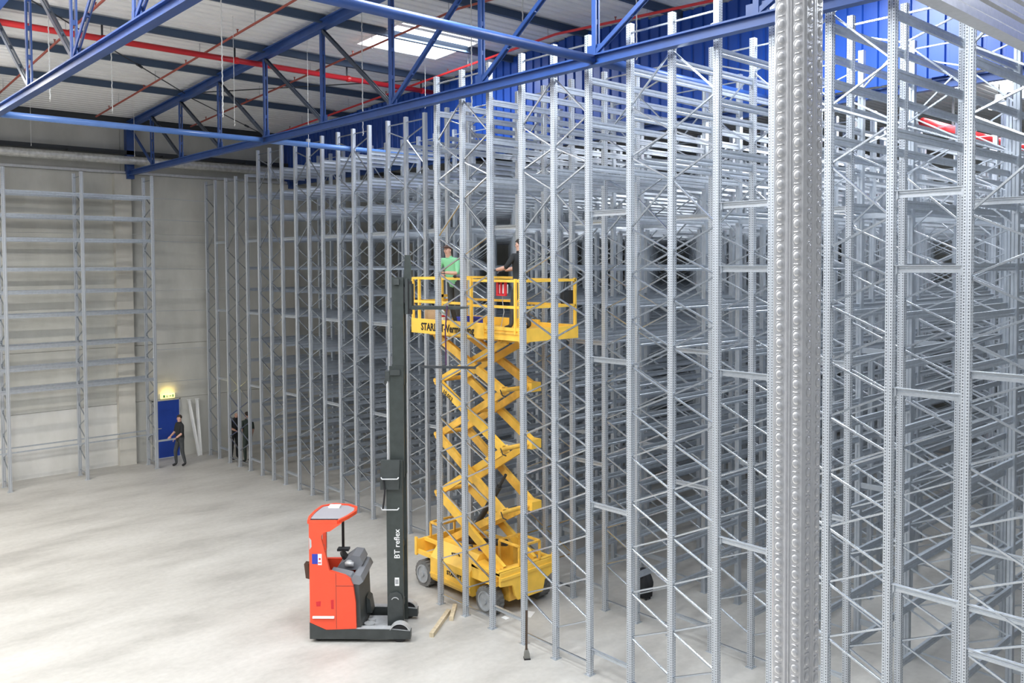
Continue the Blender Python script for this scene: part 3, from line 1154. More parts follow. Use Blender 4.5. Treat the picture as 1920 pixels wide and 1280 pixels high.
cage('guard_cage', 10.95, 11.6, 14.45, 14.72, .9, 1.25)
cage('guard_cage', 11.15, 11.7, 12.12, 12.7, .9, 1.3)
lp(MB().box(10.62, 10.66, 13.1, 13.25, .88, .98).shift((.35, -.1, .1)), 'data_label', M_lblue)
# wheels
for wx, wy in ((10.72, 14.52), (10.72, 12.5), (11.98, 14.52), (11.98, 12.5)):
    hub = -1 if wx < 11.3 else 1
    m = MB().cyl((wx - .13, wy, .27), (wx + .13, wy, .27), .27, 24)
    n = 20
    for k in range(n):
        an = 2 * PI * k / n
        for sx in (-1, 1):
            an2 = an + (PI / n if sx > 0 else 0)
            c = Vector((wx + sx * .07, wy + .268 * math.cos(an2), .27 + .268 * math.sin(an2)))
            rad = Vector((0, math.cos(an2), math.sin(an2)))
            m.bar(c - Vector((.055, 0, 0)), c + Vector((.055, 0, 0)), .045, .03, rad)
    o = lp(m, 'wheel', M_tyre)
    m = MB().cyl((wx + hub * .131, wy, .27), (wx + hub * .137, wy, .27), .165, 20)
    m.cyl((wx + hub * .137, wy, .27), (wx + hub * .17, wy, .27), .06, 10)
    r_ = m.build('rim', M_rim, o, world=W)
    m = MB()
    for k in range(24):
        an, an2 = 2 * PI * k / 24, 2 * PI * (k + 1) / 24
        m.bar((wx + hub * .14, wy + .175 * math.cos(an), .27 + .175 * math.sin(an)), (wx + hub * .14, wy + .175 * math.cos(an2), .27 + .175 * math.sin(an2)), .03, .03)
    m.build('rim_lip', M_rim, o, world=W)
# scissor arms: four stacked X pairs
ZS = [.85, 1.98, 3.22, 4.36, 5.32]
tl, tr = 14.42, 12.32
for k in range(4):
    z0, z1 = ZS[k], ZS[k + 1]
    for x in (10.98, 11.68):
        # falling to the right (wide), set outside
        xo = x - .06 if x < 11.3 else x + .06
        xi = x + .06 if x < 11.3 else x - .06
        o = lp(MB().bar((xo, tl, z1), (xo, tr, z0), .075, .17), 'scissor_arm', M_yel if k % 2 == 0 else M_yeld)
        if k == 2 and x < 11.3:
            dv = Vector((0, tr - tl, z0 - z1)).normalized()
            up = Vector((0, dv.z, -dv.y))
            if up.z < 0:
                up = -up
            c = Vector((xo - .041 - LX, tl - .25 - LY, z1 - .12)) + dv * .05
            text_obj('lettering', '10.053', .13, M_black, lift, frame_mtx(c - up * .1 , dv, up), .002, .003)
        lp(MB().bar((xi, tl, z0), (xi, tr, z1), .06, .14), 'scissor_arm', M_yeld if k % 2 == 0 else M_yel)
    # cross pins
    lp(MB().cyl((10.88, (tl + tr) / 2, (z0 + z1) / 2), (11.78, (tl + tr) / 2, (z0 + z1) / 2), .035, 10), 'pivot_pin', M_yeld)
for k, z in enumerate(ZS):
    for t in (tl, tr):
        lp(MB().cyl((10.86, t, z), (11.8, t, z), .045, 10), 'pivot_pin', M_yeld)
    if 0 < k < 4:
        lp(MB().box(11.58, 11.84, tr - .12, tr + .06, z - .09, z + .09), 'joint_box', M_yel)
        lp(MB().tube([(10.86, tr, z + .02), (10.84, tr - .08, z - .08), (10.86, tr - .16, z - .1)], .012), 'hose', M_black, label='black hose at the joint')
# hydraulic cylinders
lp(MB().cyl((11.33, 13.9, 1.0), (11.33, 12.9, 2.3), .06, 12).cyl((11.33, 12.9, 2.3), (11.33, 12.7, 2.58), .03, 10), 'hydraulic_cylinder', M_dark)
lp(MB().cyl((11.33, 12.7, 1.2), (11.33, 13.9, .95), .07, 12), 'hydraulic_cylinder', M_dark)
# platform
PL, PM, PR_ = 14.87, 12.5, 11.48
lp(MB().box(10.68, 12.05, 12.55, 14.85, 5.44, 5.50), 'platform_deck', M_yeld)
lp(MB().box(10.62, 12.12, PR_ + .03, 12.9, 5.50, 5.53), 'extension_deck', M_yeld)
lp(MB().box(10.60, 10.66, PM, PL, 5.37, 5.67), 'side_panel', M_yel)
text_obj('lettering', 'STARLIFT-Vermietung', .215, M_black, lift, frame_mtx((10.595 - LX, 14.52 - LY, 5.44), (0, -1, 0), (0, 0, 1)) @ Matrix.Diagonal((.88, 1, 1, 1)), .002, .006)
lp(MB().box(12.07, 12.12, PM, PL, 5.37, 5.67), 'side_panel', M_yel)
lp(MB().box(10.66, 12.07, PL - .04, PL, 5.37, 5.60), 'end_board', M_yel)
m = MB().box(10.62, 10.67, PR_, PM, 5.56, 5.62).box(10.62, 10.67, PR_, PM, 5.38, 5.44).box(10.64, 10.66, PR_, PM, 5.44, 5.56)
lp(m, 'extension_rail', M_yel)
lp(MB().box(10.6, 12.14, PR_ - .02, PR_ + .03, 5.36, 5.60), 'end_board', M_yel)
lp(MB().box(12.08, 12.13, PR_, PM, 5.38, 5.62), 'extension_rail', M_yel)
lp(MB().box(10.8, 11.9, 12.3, 14.5, 5.32, 5.44), 'under_frame', M_yeld)
# rails
for x in (10.63, 12.08):
    for z in (6.52, 6.03):
        lp(MB().bar((x, PL - .03, z), (x, 12.9, z), .045, .05), 'guard_rail', M_yel)
        lp(MB().bar((x + (.03 if x < 11 else -.03), 12.88, z - .03), (x + (.03 if x < 11 else -.03), PR_, z - .03), .045, .05), 'guard_rail', M_yel)
    for t in (PL - .03, 14.62, 13.9, 12.9, 12.6, PR_ + .14, PR_ + .01):
        if x > 11 and t in (14.62, 13.9, 12.6, PR_ + .14):
            continue
        if x < 11 and t in (13.9, 12.6):
            continue
        lp(MB().bar((x, t, 5.5), (x, t, 6.53), .045, .05, (1, 0, 0)), 'rail_post', M_yel)
for z in (6.52, 6.03):
    lp(MB().bar((10.63, PL - .03, z), (12.08, PL - .03, z), .045, .05), 'guard_rail', M_yel)
    lp(MB().bar((10.66, PR_ + .01, z - .03), (12.08, PR_ + .01, z - .03), .045, .05), 'guard_rail', M_yel)
lp(MB().box(11.3, 11.34, 14.7, 14.74, 5.5, 6.5).box(11.6, 11.64, 14.7, 14.74, 5.5, 6.5).box(11.3, 11.64, 14.7, 14.74, 6.1, 6.16), 'gate', M_yel)
# control box hanging on the near rail
cb = MB()
for t in (12.22, 12.0):
    cb.bar((10.72, t, 6.22), (10.72, t, 6.50), .05, .035, (1, 0, 0))
cb.bar((10.72, 12.24, 6.22), (10.72, 11.98, 6.22), .05, .035).bar((10.72, 12.24, 6.48), (10.72, 11.98, 6.48), .05, .035)
cb.bar((10.72, 12.12, 6.22), (10.72, 12.12, 6.5), .03, .03, (1, 0, 0))
c = lp(cb, 'control_box', M_lred, label='red-framed control box on the rail')
MB().box(10.74, 10.80, 12.01, 12.2, 6.25, 6.42).build('control_panel', M_white, c, world=W)
MB().tube([(10.74, 12.1, 6.22), (10.78, 12.15, 6.1), (10.80, 12.13, 5.9), (10.78, 12.2, 5.6)], .008).build('cable', M_lgrey, c, world=W)

# loose things on the platform
b = thing('cardboard_box', 'brown cardboard box standing on the left end of the lift platform', 'box', (11.1, 14.62, 5.50), .15)
MB().box(-.22, .22, -.16, .16, 0, .34).build('carton', M_card, b)
MB().add([(-.22, -.16, .34), (.22, -.16, .34), (.24, -.24, .40), (-.24, -.24, .40), (-.22, -.16, .345), (.22, -.16, .345), (.24, -.24, .405), (-.24, -.24, .405)],
         [(0, 1, 2, 3), (7, 6, 5, 4), (0, 4, 5, 1), (1, 5, 6, 2), (2, 6, 7, 3), (3, 7, 4, 0)]).build('flap', M_card, b)
b = thing('plastic_jug', 'white jug with red and blue label at the left worker', 'jug', (11.0, 14.36, 5.50))
MB().cyl((0, 0, 0), (0, 0, .3), .09, 12).cyl((0, 0, .3), (0, 0, .36), .09, 12, .035).cyl((0, 0, .36), (0, 0, .40), .035, 10).build('bottle', M_white, b, smooth=False)
MB().cyl((0, 0, .04), (0, 0, .12), .092, 12).build('label_band', M_lblue, b)
MB().cyl((0, 0, .2), (0, 0, .24), .092, 12).build('label_band', M_lred, b)
b = thing('blue_crate', 'small blue plastic crate on the lift platform near the left worker', 'crate', (10.92, 13.3, 5.50))
MB().box(-.14, .14, -.22, .22, 0, .015).box(-.15, -.135, -.22, .22, 0, .25).box(.135, .15, -.22, .22, 0, .25).box(-.15, .15, -.23, -.215, 0, .25).box(-.15, .15, .215, .23, 0, .25).build('tub', M_lblue, b)
MB().box(-.165, .165, -.245, -.23, .22, .25).box(-.165, .165, .23, .245, .22, .25).box(-.165, -.15, -.245, .245, .22, .25).box(.15, .165, -.245, .245, .22, .25).build('rim', M_lblue, b)
b = thing('tool_bag', 'black bag hanging on the right end of the lift rails', 'bag', (11.95, 11.58, 6.03))
MB().prism([(-.11, 0), (.11, 0), (.14, .06), (.13, .26), (-.13, .26), (-.14, .06)], 'y', -.05, .05).build('pouch', M_cloth, b)
MB().tube([(-.09, 0, .26), (-.07, -.02, .44), (.07, -.02, .44), (.09, 0, .26)], .01).build('strap', M_black, b)
b = thing('work_gloves', 'dark gloves lying on the lift rail right of the green shirt', 'gloves', (10.63, 13.25, 6.545))
MB().ball((0, 0, .03), .06, .11, .04).ball((0, -.12, .02), .05, .06, .03).build('glove', M_glove, b, smooth=True)
MB().ball((0, .13, .02), .05, .08, .035).build('glove', M_hair, b, smooth=True)

# ------------------------------------------------------------------ reach truck
tk = thing('reach_truck', 'orange-red reach truck with a tall raised dark mast', 'forklift', (7.49, 13.70, 0), math.atan2(-.685, .73))


def kp(mb, name, m, smooth=False, label=None, parent=None):
    o = mb.build(name, m, parent or tk, smooth=smooth)
    if label:
        o['label'] = label
    return o


# support legs
leg_pts = [(-.02, .07), (-.02, .37), (.28, .235), (.8, .25), (1.45, .245), (1.80, .21), (1.80, .07)]
kp(MB().prism(leg_pts, 'y', 0, .16), 'support_leg', M_tdark)
kp(MB().prism([(.28, .236), (.8, .251), (1.45, .246), (1.79, .212), (1.79, .216), (1.45, .252), (.8, .257), (.28, .242)], 'y', .01, .15), 'leg_top', M_lgrey)
kp(MB().prism(leg_pts, 'y', 1.0, 1.16), 'support_leg', M_tdark)
kp(MB().prism([(.28, .236), (.8, .251), (1.45, .246), (1.79, .212), (1.79, .216), (1.45, .252), (.8, .257), (.28, .242)], 'y', 1.01, 1.15), 'leg_top', M_lgrey)
kp(MB().box(0, .9, .16, 1.0, .1, .26), 'floor_pan', M_tdark)
kp(MB().box(.86, 1.32, .25, .9, .09, .13), 'battery_tray', M_lgrey)
kp(MB().cyl((1.0, .35, .13), (1.0, .35, .22), .10, 14).cyl((1.0, .62, .13), (1.0, .62, .18), .07, 12), 'hydraulic_fitting', M_lgrey)
for y in (.03, 1.05):
    m = MB().cyl((1.6, y, .16), (1.6, y + .09, .16), .155, 22)
    o = kp(m, 'load_wheel', M_black)
    m = MB()
    for k in range(3, 18):
        a0, a1 = PI * (k - 1) / 20 + .1, PI * k / 20 + .1
        m.bar((1.6 + .185 * math.cos(a0), y + .045, .16 + .185 * math.sin(a0)), (1.6 + .185 * math.cos(a1), y + .045, .16 + .185 * math.sin(a1)), .15, .016)
    m.build('wheel_arch', M_lgrey, tk)
kp(MB().cyl((.12, .1, .09), (.12, .3, .09), .09, 18), 'caster_wheel', M_black)
kp(MB().cyl((.35, .5, .14), (.35, .66, .14), .14, 18), 'drive_wheel', M_black)
# near side panel, outline in X-Z
body = [(-.012, .372), (.279, .24), (.822, .26), (.816, .721), (.775, 1.04), (.72, 1.16), (.63, 1.225), (.349, 1.312), (.274, 1.63), (.21, 1.88), (.211, 1.95), (.256, 2.01), (.369, 2.03), (.574, 2.17), (.506, 2.163), (-.012, 2.163)]
kp(MB().prism(body, 'y', 0, .07), 'side_panel', M_org)
kp(MB().prism([(-.012, .372), (.279, .24), (.822, .26), (.816, .721), (.775, 1.04), (.72, 1.12), (.3, 1.16), (-.012, 1.16)], 'y', 1.08, 1.16), 'side_panel', M_org)
kp(MB().box(-.012, .05, .07, 1.08, .37, 1.35), 'rear_panel', M_org)
kp(MB().box(-.01, .06, .07, .14, 1.35, 2.16).box(-.01, .06, 1.0, 1.07, 1.35, 2.16), 'rear_pillar', M_org)
# panel seams, vents and recess on the near side
kp(MB().box(.463, .469, -.003, 0, .26, 1.27).box(.469, .79, -.003, 0, 1.035, 1.041), 'seam', M_dark)
kp(MB().prism([(.03, .93), (.035, .6)][0:0] or [(.10, .75), (.19, .76), (.18, .67), (.11, .665)], 'y', -.004, 0), 'vent', M_lred)
kp(MB().prism([(.37, .78), (.42, .79), (.42, .62), (.375, .62)], 'y', -.004, 0), 'vent', M_lred)
kp(MB().box(.04, .43, -.03, 0, .455, .49), 'side_handle', M_white, label='pale grip bar')
kp(MB().prism([(-.008, 1.92), (.03, 1.87), (.035, 1.75), (-.002, 1.70)], 'y', -.004, 0), 'window_slot', M_lgrey)
kp(MB().box(.04, .145, -.004, 0, 1.44, 1.62), 'warning_label', M_lblue)
kp(MB().box(.145, .215, -.004, 0, 1.42, 1.62), 'warning_label', M_white)
kp(MB().cyl((.18, -.005, 1.53), (.18, -.004, 1.53), .02, 10), 'label_mark', M_lred)
kp(MB().box(.15, .205, -.0055, -.004, 1.45, 1.47), 'label_mark', M_lred)
# overhead guard: rounded frame
gp = [(-.02, -.0), (.50, 0), (.62, .30), (.70, .62), (.66, .88), (.50, 1.04), (.20, 1.1), (.0, .95), (-.05, .6), (-.06, .25)]
m = MB()
for i in range(len(gp)):
    p, q_ = gp[i], gp[(i + 1) % len(gp)]
    m.bar((p[0], p[1] + .03, 2.19), (q_[0], q_[1] + .03, 2.19), .05, .06)
kp(m, 'overhead_guard', M_org)
kp(MB().prism([(p[0] * .93 + .02, p[1] * .93 + .06) for p in gp], 'z', 2.19, 2.205), 'guard_plate', mat('grey_mesh_plate', (0.33, 0.32, 0.35), .6))
kp(MB().box(.0, .5, .06, .11, 2.20, 2.225), 'guard_slat', M_black)
kp(MB().box(.15, .36, .82, 1.0, 2.21, 2.24), 'document_holder', M_white)
kp(MB().box(.36, .40, 1.0, 1.06, 1.1, 2.17), 'far_pillar', M_black)
# cab interior
kp(MB().prism([(.06, .9), (.5, .9), (.62, 1.0), (.62, 1.08), (.1, 1.1)], 'y', .12, .6), 'seat_base', M_seat)
kp(MB().prism([(.05, 1.1), (.16, 1.1), (.12, 1.6), (.05, 1.6)], 'y', .15, .6), 'backrest', M_seat)
kp(MB().prism([(.35, 1.15), (.80, 1.15), (.86, 1.28), (.80, 1.40), (.66, 1.42), (.42, 1.25)], 'y', .5, .98), 'dashboard', M_seat)
kp(MB().box(.30, .52, .85, 1.0, 1.38, 1.42), 'display', M_dark)
kp(MB().cyl((.46, .7, 1.33), (.50, .7, 1.36), .11, 16).cyl((.44, .78, 1.36), (.44, .78, 1.42), .025, 8), 'steering_wheel', M_black)
kp(MB().ball((.60, .50, 1.29), .07, .08, .05).box(.54, .70, .42, .46, 1.24, 1.32), 'control_cluster', M_lgrey, True)
kp(MB().prism([(.34, 1.14), (.76, 1.14), (.72, 1.20), (.55, 1.24), (.36, 1.28)], 'y', .07, .30), 'armrest', M_seat)
# battery / hydraulics box
kp(MB().prism([(.78, .27), (.90, .27), (.87, 1.05), (.80, 1.10), (.74, 1.08), (.78, .9)], 'y', .06, 1.05), 'battery_box', M_tdark)
kp(MB().prism([(.72, 1.06), (.88, 1.04), (.95, 1.10), (.90, 1.2), (.80, 1.22), (.74, 1.16)], 'y', .05, 1.05), 'battery_cover', M_seat)
kp(MB().prism([(.90, .3), (1.0, .3), (.96, .55), (.90, .6)], 'y', .6, .9), 'tilt_bracket', M_tdark)
kp(MB().prism([(-.12, 1.12), (-.05, 1.10), (-.07, 1.37), (-.15, 1.38)], 'y', .16, .32).box(-.07, -.01, .22, .26, 1.2, 1.25), 'rear_pad', M_brown, label='dark worn pad on the rear')
# mast
kp(MB().box(1.34, 1.64, .30, .36, .10, 3.24).box(1.34, 1.64, .80, .86, .10, 3.24).box(1.36, 1.62, .36, .42, .1, .3), 'outer_mast', M_mast)
kp(MB().prism([(1.35, .12), (1.35, .70), (1.40, .80), (1.52, .83), (1.60, .78), (1.63, .66), (1.63, .12)], 'y', .26, .30), 'mast_foot', M_tdark)
m = MB()
for k in range(10):
    a0, a1 = PI * .15 + k * .22, PI * .15 + (k + 1) * .22
    m.bar((1.49 + .07 * math.cos(a0), .25, .66 + .07 * math.sin(a0)), (1.49 + .07 * math.cos(a1), .25, .66 + .07 * math.sin(a1)), .012, .012, (0, 1, 0))
kp(m, 'hose_loop', M_lgrey)
kp(MB().box(1.36, 1.62, .36, .39, .3, 3.1).shift((0, 0, 0)), 'middle_mast', M_mast)
kp(MB().box(1.40, 1.66, .40, .46, 2.9, 4.95).box(1.40, 1.66, .72, .78, 2.9, 4.95), 'middle_mast', M_mast)
kp(MB().box(1.46, 1.67, .42, .48, 4.6, 6.57).box(1.46, 1.67, .68, .74, 4.6, 6.57), 'inner_mast', M_mast)
for z in (.5, 1.6, 3.15, 4.85, 6.5):
    kp(MB().box(1.50 if z > 5 else 1.42, 1.60, .36, .80, z - .06, z + .04), 'mast_crossbar', M_tdark)
for (x, y) in ((1.36, .44), (1.40, .48)):
    kp(MB().cyl((x, y, 2.8), (x, y, 4.72), .022, 10), 'lift_cylinder', M_lgrey)
kp(MB().box(1.32, 1.42, .40, .52, 4.68, 4.86).cyl((1.33, .42, 4.66), (1.33, .52, 4.66), .035, 10), 'cylinder_head', M_tdark)
kp(MB().prism([(1.24, 2.72), (1.58, 2.72), (1.60, 3.26), (1.26, 3.26), (1.24, 3.0)], 'y', .24, .28), 'mast_cover', M_tdark)
for z in (2.92, 2.36):
    kp(MB().tube([(1.26, .22, z + .03), (1.28, .20, z), (1.56, .20, z), (1.58, .22, z + .03)], .012), 'bracket', M_lgrey)
kp(MB().tube([(1.30, .22, 2.9), (1.33, .2, 2.7), (1.31, .2, 2.5), (1.29, .21, 2.38)], .018), 'hose', M_black)
text_obj('lettering', 'BT reflex', .145, M_white, tk, frame_mtx((1.575, .298, 1.43), (0, 0, 1), (-1, 0, 0)), .001, .001)
kp(MB().box(1.48, 1.56, .294, .30, .93, 1.08), 'type_plate', M_white)
kp(MB().box(1.495, 1.515, .293, .294, .96, 1.05).box(1.525, 1.545, .293, .294, .96, 1.05), 'plate_print', M_seat)
# carriage and forks
kp(MB().box(1.70, 1.75, .42, .74, 5.9, 6.55), 'fork_carriage', M_tdark)
kp(MB().prism([(1.66, 6.45), (1.80, 6.45), (1.78, 6.98), (1.69, 6.98)], 'y', .50, .62), 'backrest_plate', M_mast)
kp(MB().box(1.74, 1.82, .44, .54, 5.9, 6.5).box(1.66, 1.72, .44, .54, 6.1, 6.4), 'carriage_arm', M_black)
for y in (.46, .70):
    kp(MB().prism([(1.80, 5.98), (1.80, 6.05), (2.60, 6.03), (2.85, 6.015), (2.85, 6.00), (2.60, 5.985)], 'y', y - .045, y + .045).box(1.78, 1.82, y - .045, y + .045, 6.0, 6.45), 'fork', M_mast)
# strap and spreader bar hung from the forks
sb = thing('lifting_spreader', 'dark spreader bar hung by a purple strap from the raised forks', 'lifting bar', (9.50, 12.23, 0), math.atan2(-.685, .73))
o = MB().tube([(0, 0, 5.97), (-.03, 0, 5.6), (-.02, 0, 5.2), (-.02, 0, 4.98)], .014).tube([(0, .04, 6.06), (0, .04, 5.97)], .014).build('strap', mat('purple_strap', (.06, .02, .07), .8), sb)
MB().bar((-.44, 0, 4.95), (.52, 0, 4.93), .045, .045).build('bar', M_dark, sb)
MB().bar((.48, 0, 4.93), (.62, .02, 5.02), .03, .03).bar((-.44, 0, 4.95), (-.50, 0, 4.98), .03, .03).build('end_hook', M_dark, sb)

# ------------------------------------------------------------------ people
def human(name, label, loc, rz, joints, rad, regions, group=None, hands=None, face=True, hair=M_hair, cap=None):
    """joints: name -> (x,y,z) facing +X; rad: name -> radius; regions: bone -> material index slots"""
    bones = [('pelvis', 'waist'), ('waist', 'chest'), ('chest', 'neckb'), ('neckb', 'neck'), ('neck', 'head'), ('head', 'crown'),
             ('chest', 'lsh'), ('lsh', 'lel'), ('lel', 'lwr'), ('chest', 'rsh'), ('rsh', 'rel'), ('rel', 'rwr'),
             ('pelvis', 'lhip'), ('lhip', 'lkn'), ('lkn', 'lan'), ('lan', 'ltoe'), ('pelvis', 'rhip'), ('rhip', 'rkn'), ('rkn', 'ran'), ('ran', 'rtoe')]
    names = list(joints)
    me = bpy.data.meshes.new(name)
    me.from_pydata([joints[n] for n in names], [(names.index(a), names.index(b)) for a, b in bones], [])
    tmp = bpy.data.objects.new(name + '_tmp', me)
    COL.objects.link(tmp)
    sk = tmp.modifiers.new('skin', 'SKIN')
    me.skin_vertices.new() if not me.skin_vertices else None
    sv = me.skin_vertices[0].data
    for i, n in enumerate(names):
        r = rad[n]
        sv[i].radius = r if isinstance(r, tuple) else (r, r)
        sv[i].use_root = (n == 'pelvis')
    sk.use_smooth_shade = True
    sub = tmp.modifiers.new('sub', 'SUBSURF')
    sub.levels = 2
    sub.render_levels = 2
    dg = bpy.context.evaluated_depsgraph_get()
    m2 = bpy.data.meshes.new_from_object(tmp.evaluated_get(dg))
    bpy.data.objects.remove(tmp)
    mats, rmap = [], {}
    for k, v in regions.items():
        if v not in mats:
            mats.append(v)
        rmap[k] = mats.index(v)
    m2.materials.clear()
    for q_ in mats:
        m2.materials.append(q_)
    segs = [((Vector(joints[a]), Vector(joints[b])), b) for a, b in bones]
    prev = {b: a for a, b in bones}

    def rr(n, u):
        q0, q1 = rad[prev[n]], rad[n]
        q0 = sum(q0) / 2 if isinstance(q0, tuple) else q0
        q1 = sum(q1) / 2 if isinstance(q1, tuple) else q1
        if prev[n] in ('chest', 'pelvis') and n[1:] in ('sh', 'hip'):
            q0 = q1
        return q0 + (q1 - q0) * u
    for p in m2.polygons:
        p.use_smooth = True
        best, bi = 1e9, 'chest'
        for (a, b), n in segs:
            d = b - a
            u = max(0, min(1, (p.center - a).dot(d) / max(d.length_squared, 1e-9)))
            dd = (p.center - (a + d * u)).length - rr(n, u)
            if dd < best:
                best, bi = dd, n
        p.material_index = rmap.get(bi, 0)
    root = thing(name, label, 'person', loc, rz, group)
    link('body', m2, root)
    hd = Vector(joints['head'])
    # head details
    if face:
        MB().ball(hd + Vector((.072, 0, -.018)), .014, .010, .019).build('nose', M_skin, root, True)
        for y in (-.032, .032):
            MB().ball(hd + Vector((.066, y * .8, .012)), .008, .011, .007, 8, 5).build('eye', M_black, root, True)
        MB().ball(hd + Vector((.062, 0, -.058)), .010, .022, .006, 8, 4).build('mouth', mat('lip', (.35, .12, .1), .6), root, True)
        for y in (-.078, .078):
            MB().ball(hd + Vector((-.005, y, -.01)), .02, .012, .03, 8, 5).build('ear', M_skin, root, True)
    m = MB().ball(hd + Vector((-.012, 0, .035)), .090, .083, .085, 14, 8)
    m.v = [(x, y, max(z, hd.z - .02)) if x < hd.x else (x, y, max(z, hd.z + .05)) for x, y, z in m.v]
    m.build('hair' if not cap else 'cap', cap or hair, root, True)
    if cap:
        MB().prism([(hd.x + .05, -.07), (hd.x + .15, -.05), (hd.x + .17, 0), (hd.x + .15, .05), (hd.x + .05, .07)], 'z', hd.z + .055, hd.z + .067).build('cap_peak', cap, root)
    # hands: palm and five fingers along the forearm direction
    for sd in ('l', 'r'):
        w, e = Vector(joints[sd + 'wr']), Vector(joints[sd + 'el'])
        d = (w - e).normalized()
        side = d.cross(Vector((0, 0, 1)))
        if side.length < .2:
            side = Vector((0, 1, 0))
        side.normalize()
        up = side.cross(d)
        m = MB()
        m.bar(w, w + d * .085, .075, .03, up)
        for k, (off, ln) in enumerate(((-.030, .065), (-.010, .078), (.010, .073), (.030, .058))):
            a = w + d * .08 + side * off
            b = a + d * ln * .55 - up * .012
            c = b + d * ln * .35 - up * .03
            m.cyl(a, b, .0095, 6, .009).cyl(b, c, .009, 6, .007)
        sg = 1 if sd == 'l' else -1
        a = w + d * .02 + side * (.035 * sg)
        b = a + d * .04 + side * (.03 * sg)
        m.cyl(a, b, .012, 6, .010).cyl(b, b + d * .035, .010, 6, .008)
        m.build('hand', (hands or M_skin), root, True)
    return root


def std_pose():
    J = {'pelvis': (0, 0, .96), 'waist': (0, 0, 1.10), 'chest': (0, 0, 1.34), 'neckb': (0, 0, 1.47), 'neck': (.01, 0, 1.54), 'head': (.02, 0, 1.64), 'crown': (.01, 0, 1.72),
         'lsh': (0, .19, 1.42), 'lel': (-.02, .25, 1.13), 'lwr': (.06, .24, .88), 'rsh': (0, -.19, 1.42), 'rel': (-.02, -.25, 1.13), 'rwr': (.06, -.24, .88),
         'lhip': (0, .095, .90), 'lkn': (.02, .11, .49), 'lan': (-.02, .12, .08), 'ltoe': (.13, .13, .035), 'rhip': (0, -.095, .90), 'rkn': (.02, -.11, .49), 'ran': (-.02, -.12, .08), 'rtoe': (.13, -.13, .035)}
    Rr = {'pelvis': (.15, .12), 'waist': (.145, .115), 'chest': (.165, .12), 'neckb': (.09, .075), 'neck': .055, 'head': (.082, .095), 'crown': .06,
          'lsh': .07, 'lel': .048, 'lwr': .032, 'rsh': .07, 'rel': .048, 'rwr': .032,
          'lhip': .095, 'lkn': .066, 'lan': .046, 'ltoe': .038, 'rhip': .095, 'rkn': .066, 'ran': .046, 'rtoe': .038}
    return J, Rr


def reg(shirt, trouser, short_sleeve=True):
    r = {'waist': shirt, 'chest': shirt, 'neckb': shirt, 'neck': M_skin, 'head': M_skin, 'crown': M_skin}
    for s_ in 'lr':
        r[s_ + 'sh'] = shirt
        r[s_ + 'el'] = shirt
        r[s_ + 'wr'] = M_skin if short_sleeve else shirt
        r[s_ + 'hip'] = trouser
        r[s_ + 'kn'] = trouser
        r[s_ + 'an'] = trouser
        r[s_ + 'toe'] = M_black
    return r


# green shirt: leaning on the near rail, looking out
J, Rr = std_pose()
J.update({'waist': (.05, 0, 1.10), 'chest': (.13, 0, 1.32), 'neckb': (.17, 0, 1.43), 'neck': (.20, 0, 1.50), 'head': (.235, 0, 1.60), 'crown': (.23, 0, 1.68),
          'lsh': (.15, .20, 1.38), 'lel': (.26, .27, 1.12), 'lwr': (.42, .06, 1.14), 'rsh': (.15, -.20, 1.38), 'rel': (.28, -.26, 1.11), 'rwr': (.44, -.02, 1.10),
          'lkn': (.06, .12, .49), 'lan': (-.02, .13, .08), 'ltoe': (.13, .15, .035), 'rkn': (-.06, -.14, .49), 'ran': (-.24, -.16, .08), 'rtoe': (-.10, -.18, .035)})
human('person', 'worker in a mint green T-shirt and dark cap leaning on the lift rail', (11.18, 14.12, 5.50), PI + .25, J, Rr, reg(M_green, M_trou), cap=M_cap, group=None)
# dark clothes: side-on, arm out to the left at the controls
J, Rr = std_pose()
J.update({'lsh': (.04, .19, 1.42), 'lel': (.20, .22, 1.20), 'lwr': (.44, .16, 1.16), 'rsh': (.04, -.19, 1.42), 'rel': (.20, -.22, 1.19), 'rwr': (.42, -.14, 1.15),
          'lkn': (.10, .11, .50), 'lan': (.14, .12, .08), 'ltoe': (.29, .13, .035), 'rkn': (-.02, -.11, .49), 'ran': (-.14, -.12, .08), 'rtoe': (.01, -.14, .035)})
human('person', 'dark-clothed worker with grey gloves at the right end of the lift platform', (11.15, 12.05, 5.535), PI / 2 + .35, J, Rr, reg(M_cloth, M_trou), hands=M_glove)
# man by the blue door carrying a steel profile
J, Rr = std_pose()
J.update({'lel': (.06, .26, 1.15), 'lwr': (.24, .20, 1.02), 'rel': (.05, -.26, 1.14), 'rwr': (.27, -.14, 1.03), 'rkn': (.12, -.11, .50), 'ran': (.08, -.12, .08), 'rtoe': (.22, -.14, .035),
          'lkn': (-.02, .11, .49), 'lan': (-.12, .12, .08), 'ltoe': (.02, .14, .035)})
human('person', 'man in black standing beside the blue door, holding a steel bar', (11.02, 29.0, 0), PI + .1, J, Rr, reg(M_cloth, M_trou))
o = MB().bar((-.34, 0, 0), (.30, 0, 0), .03, .06).build('steel_profile', M_galv)
o.location = (10.48, 28.77, 1.0)
tag(o, 'short pale steel bar held level by the man at the door', 'steel bar')
J, Rr = std_pose()
J.update({'chest': (.06, 0, 1.33), 'neckb': (.10, 0, 1.45), 'neck': (.13, 0, 1.51), 'head': (.17, 0, 1.60), 'crown': (.17, 0, 1.68), 'lel': (.10, .26, 1.16), 'lwr': (.26, .15, 1.08),
          'rel': (.12, -.26, 1.15), 'rwr': (.27, -.12, 1.05)})
human('person', 'stooping man in black behind the leftmost braced frame', (12.82, 28.72, 0), -PI / 2 + .2, J, Rr, reg(M_cloth, M_cloth), hair=M_black, cap=mat('pale_cap', (.42, .43, .40), .8))
J, Rr = std_pose()
J.update({'lel': (.08, .26, 1.14), 'lwr': (.24, .14, 1.12)})
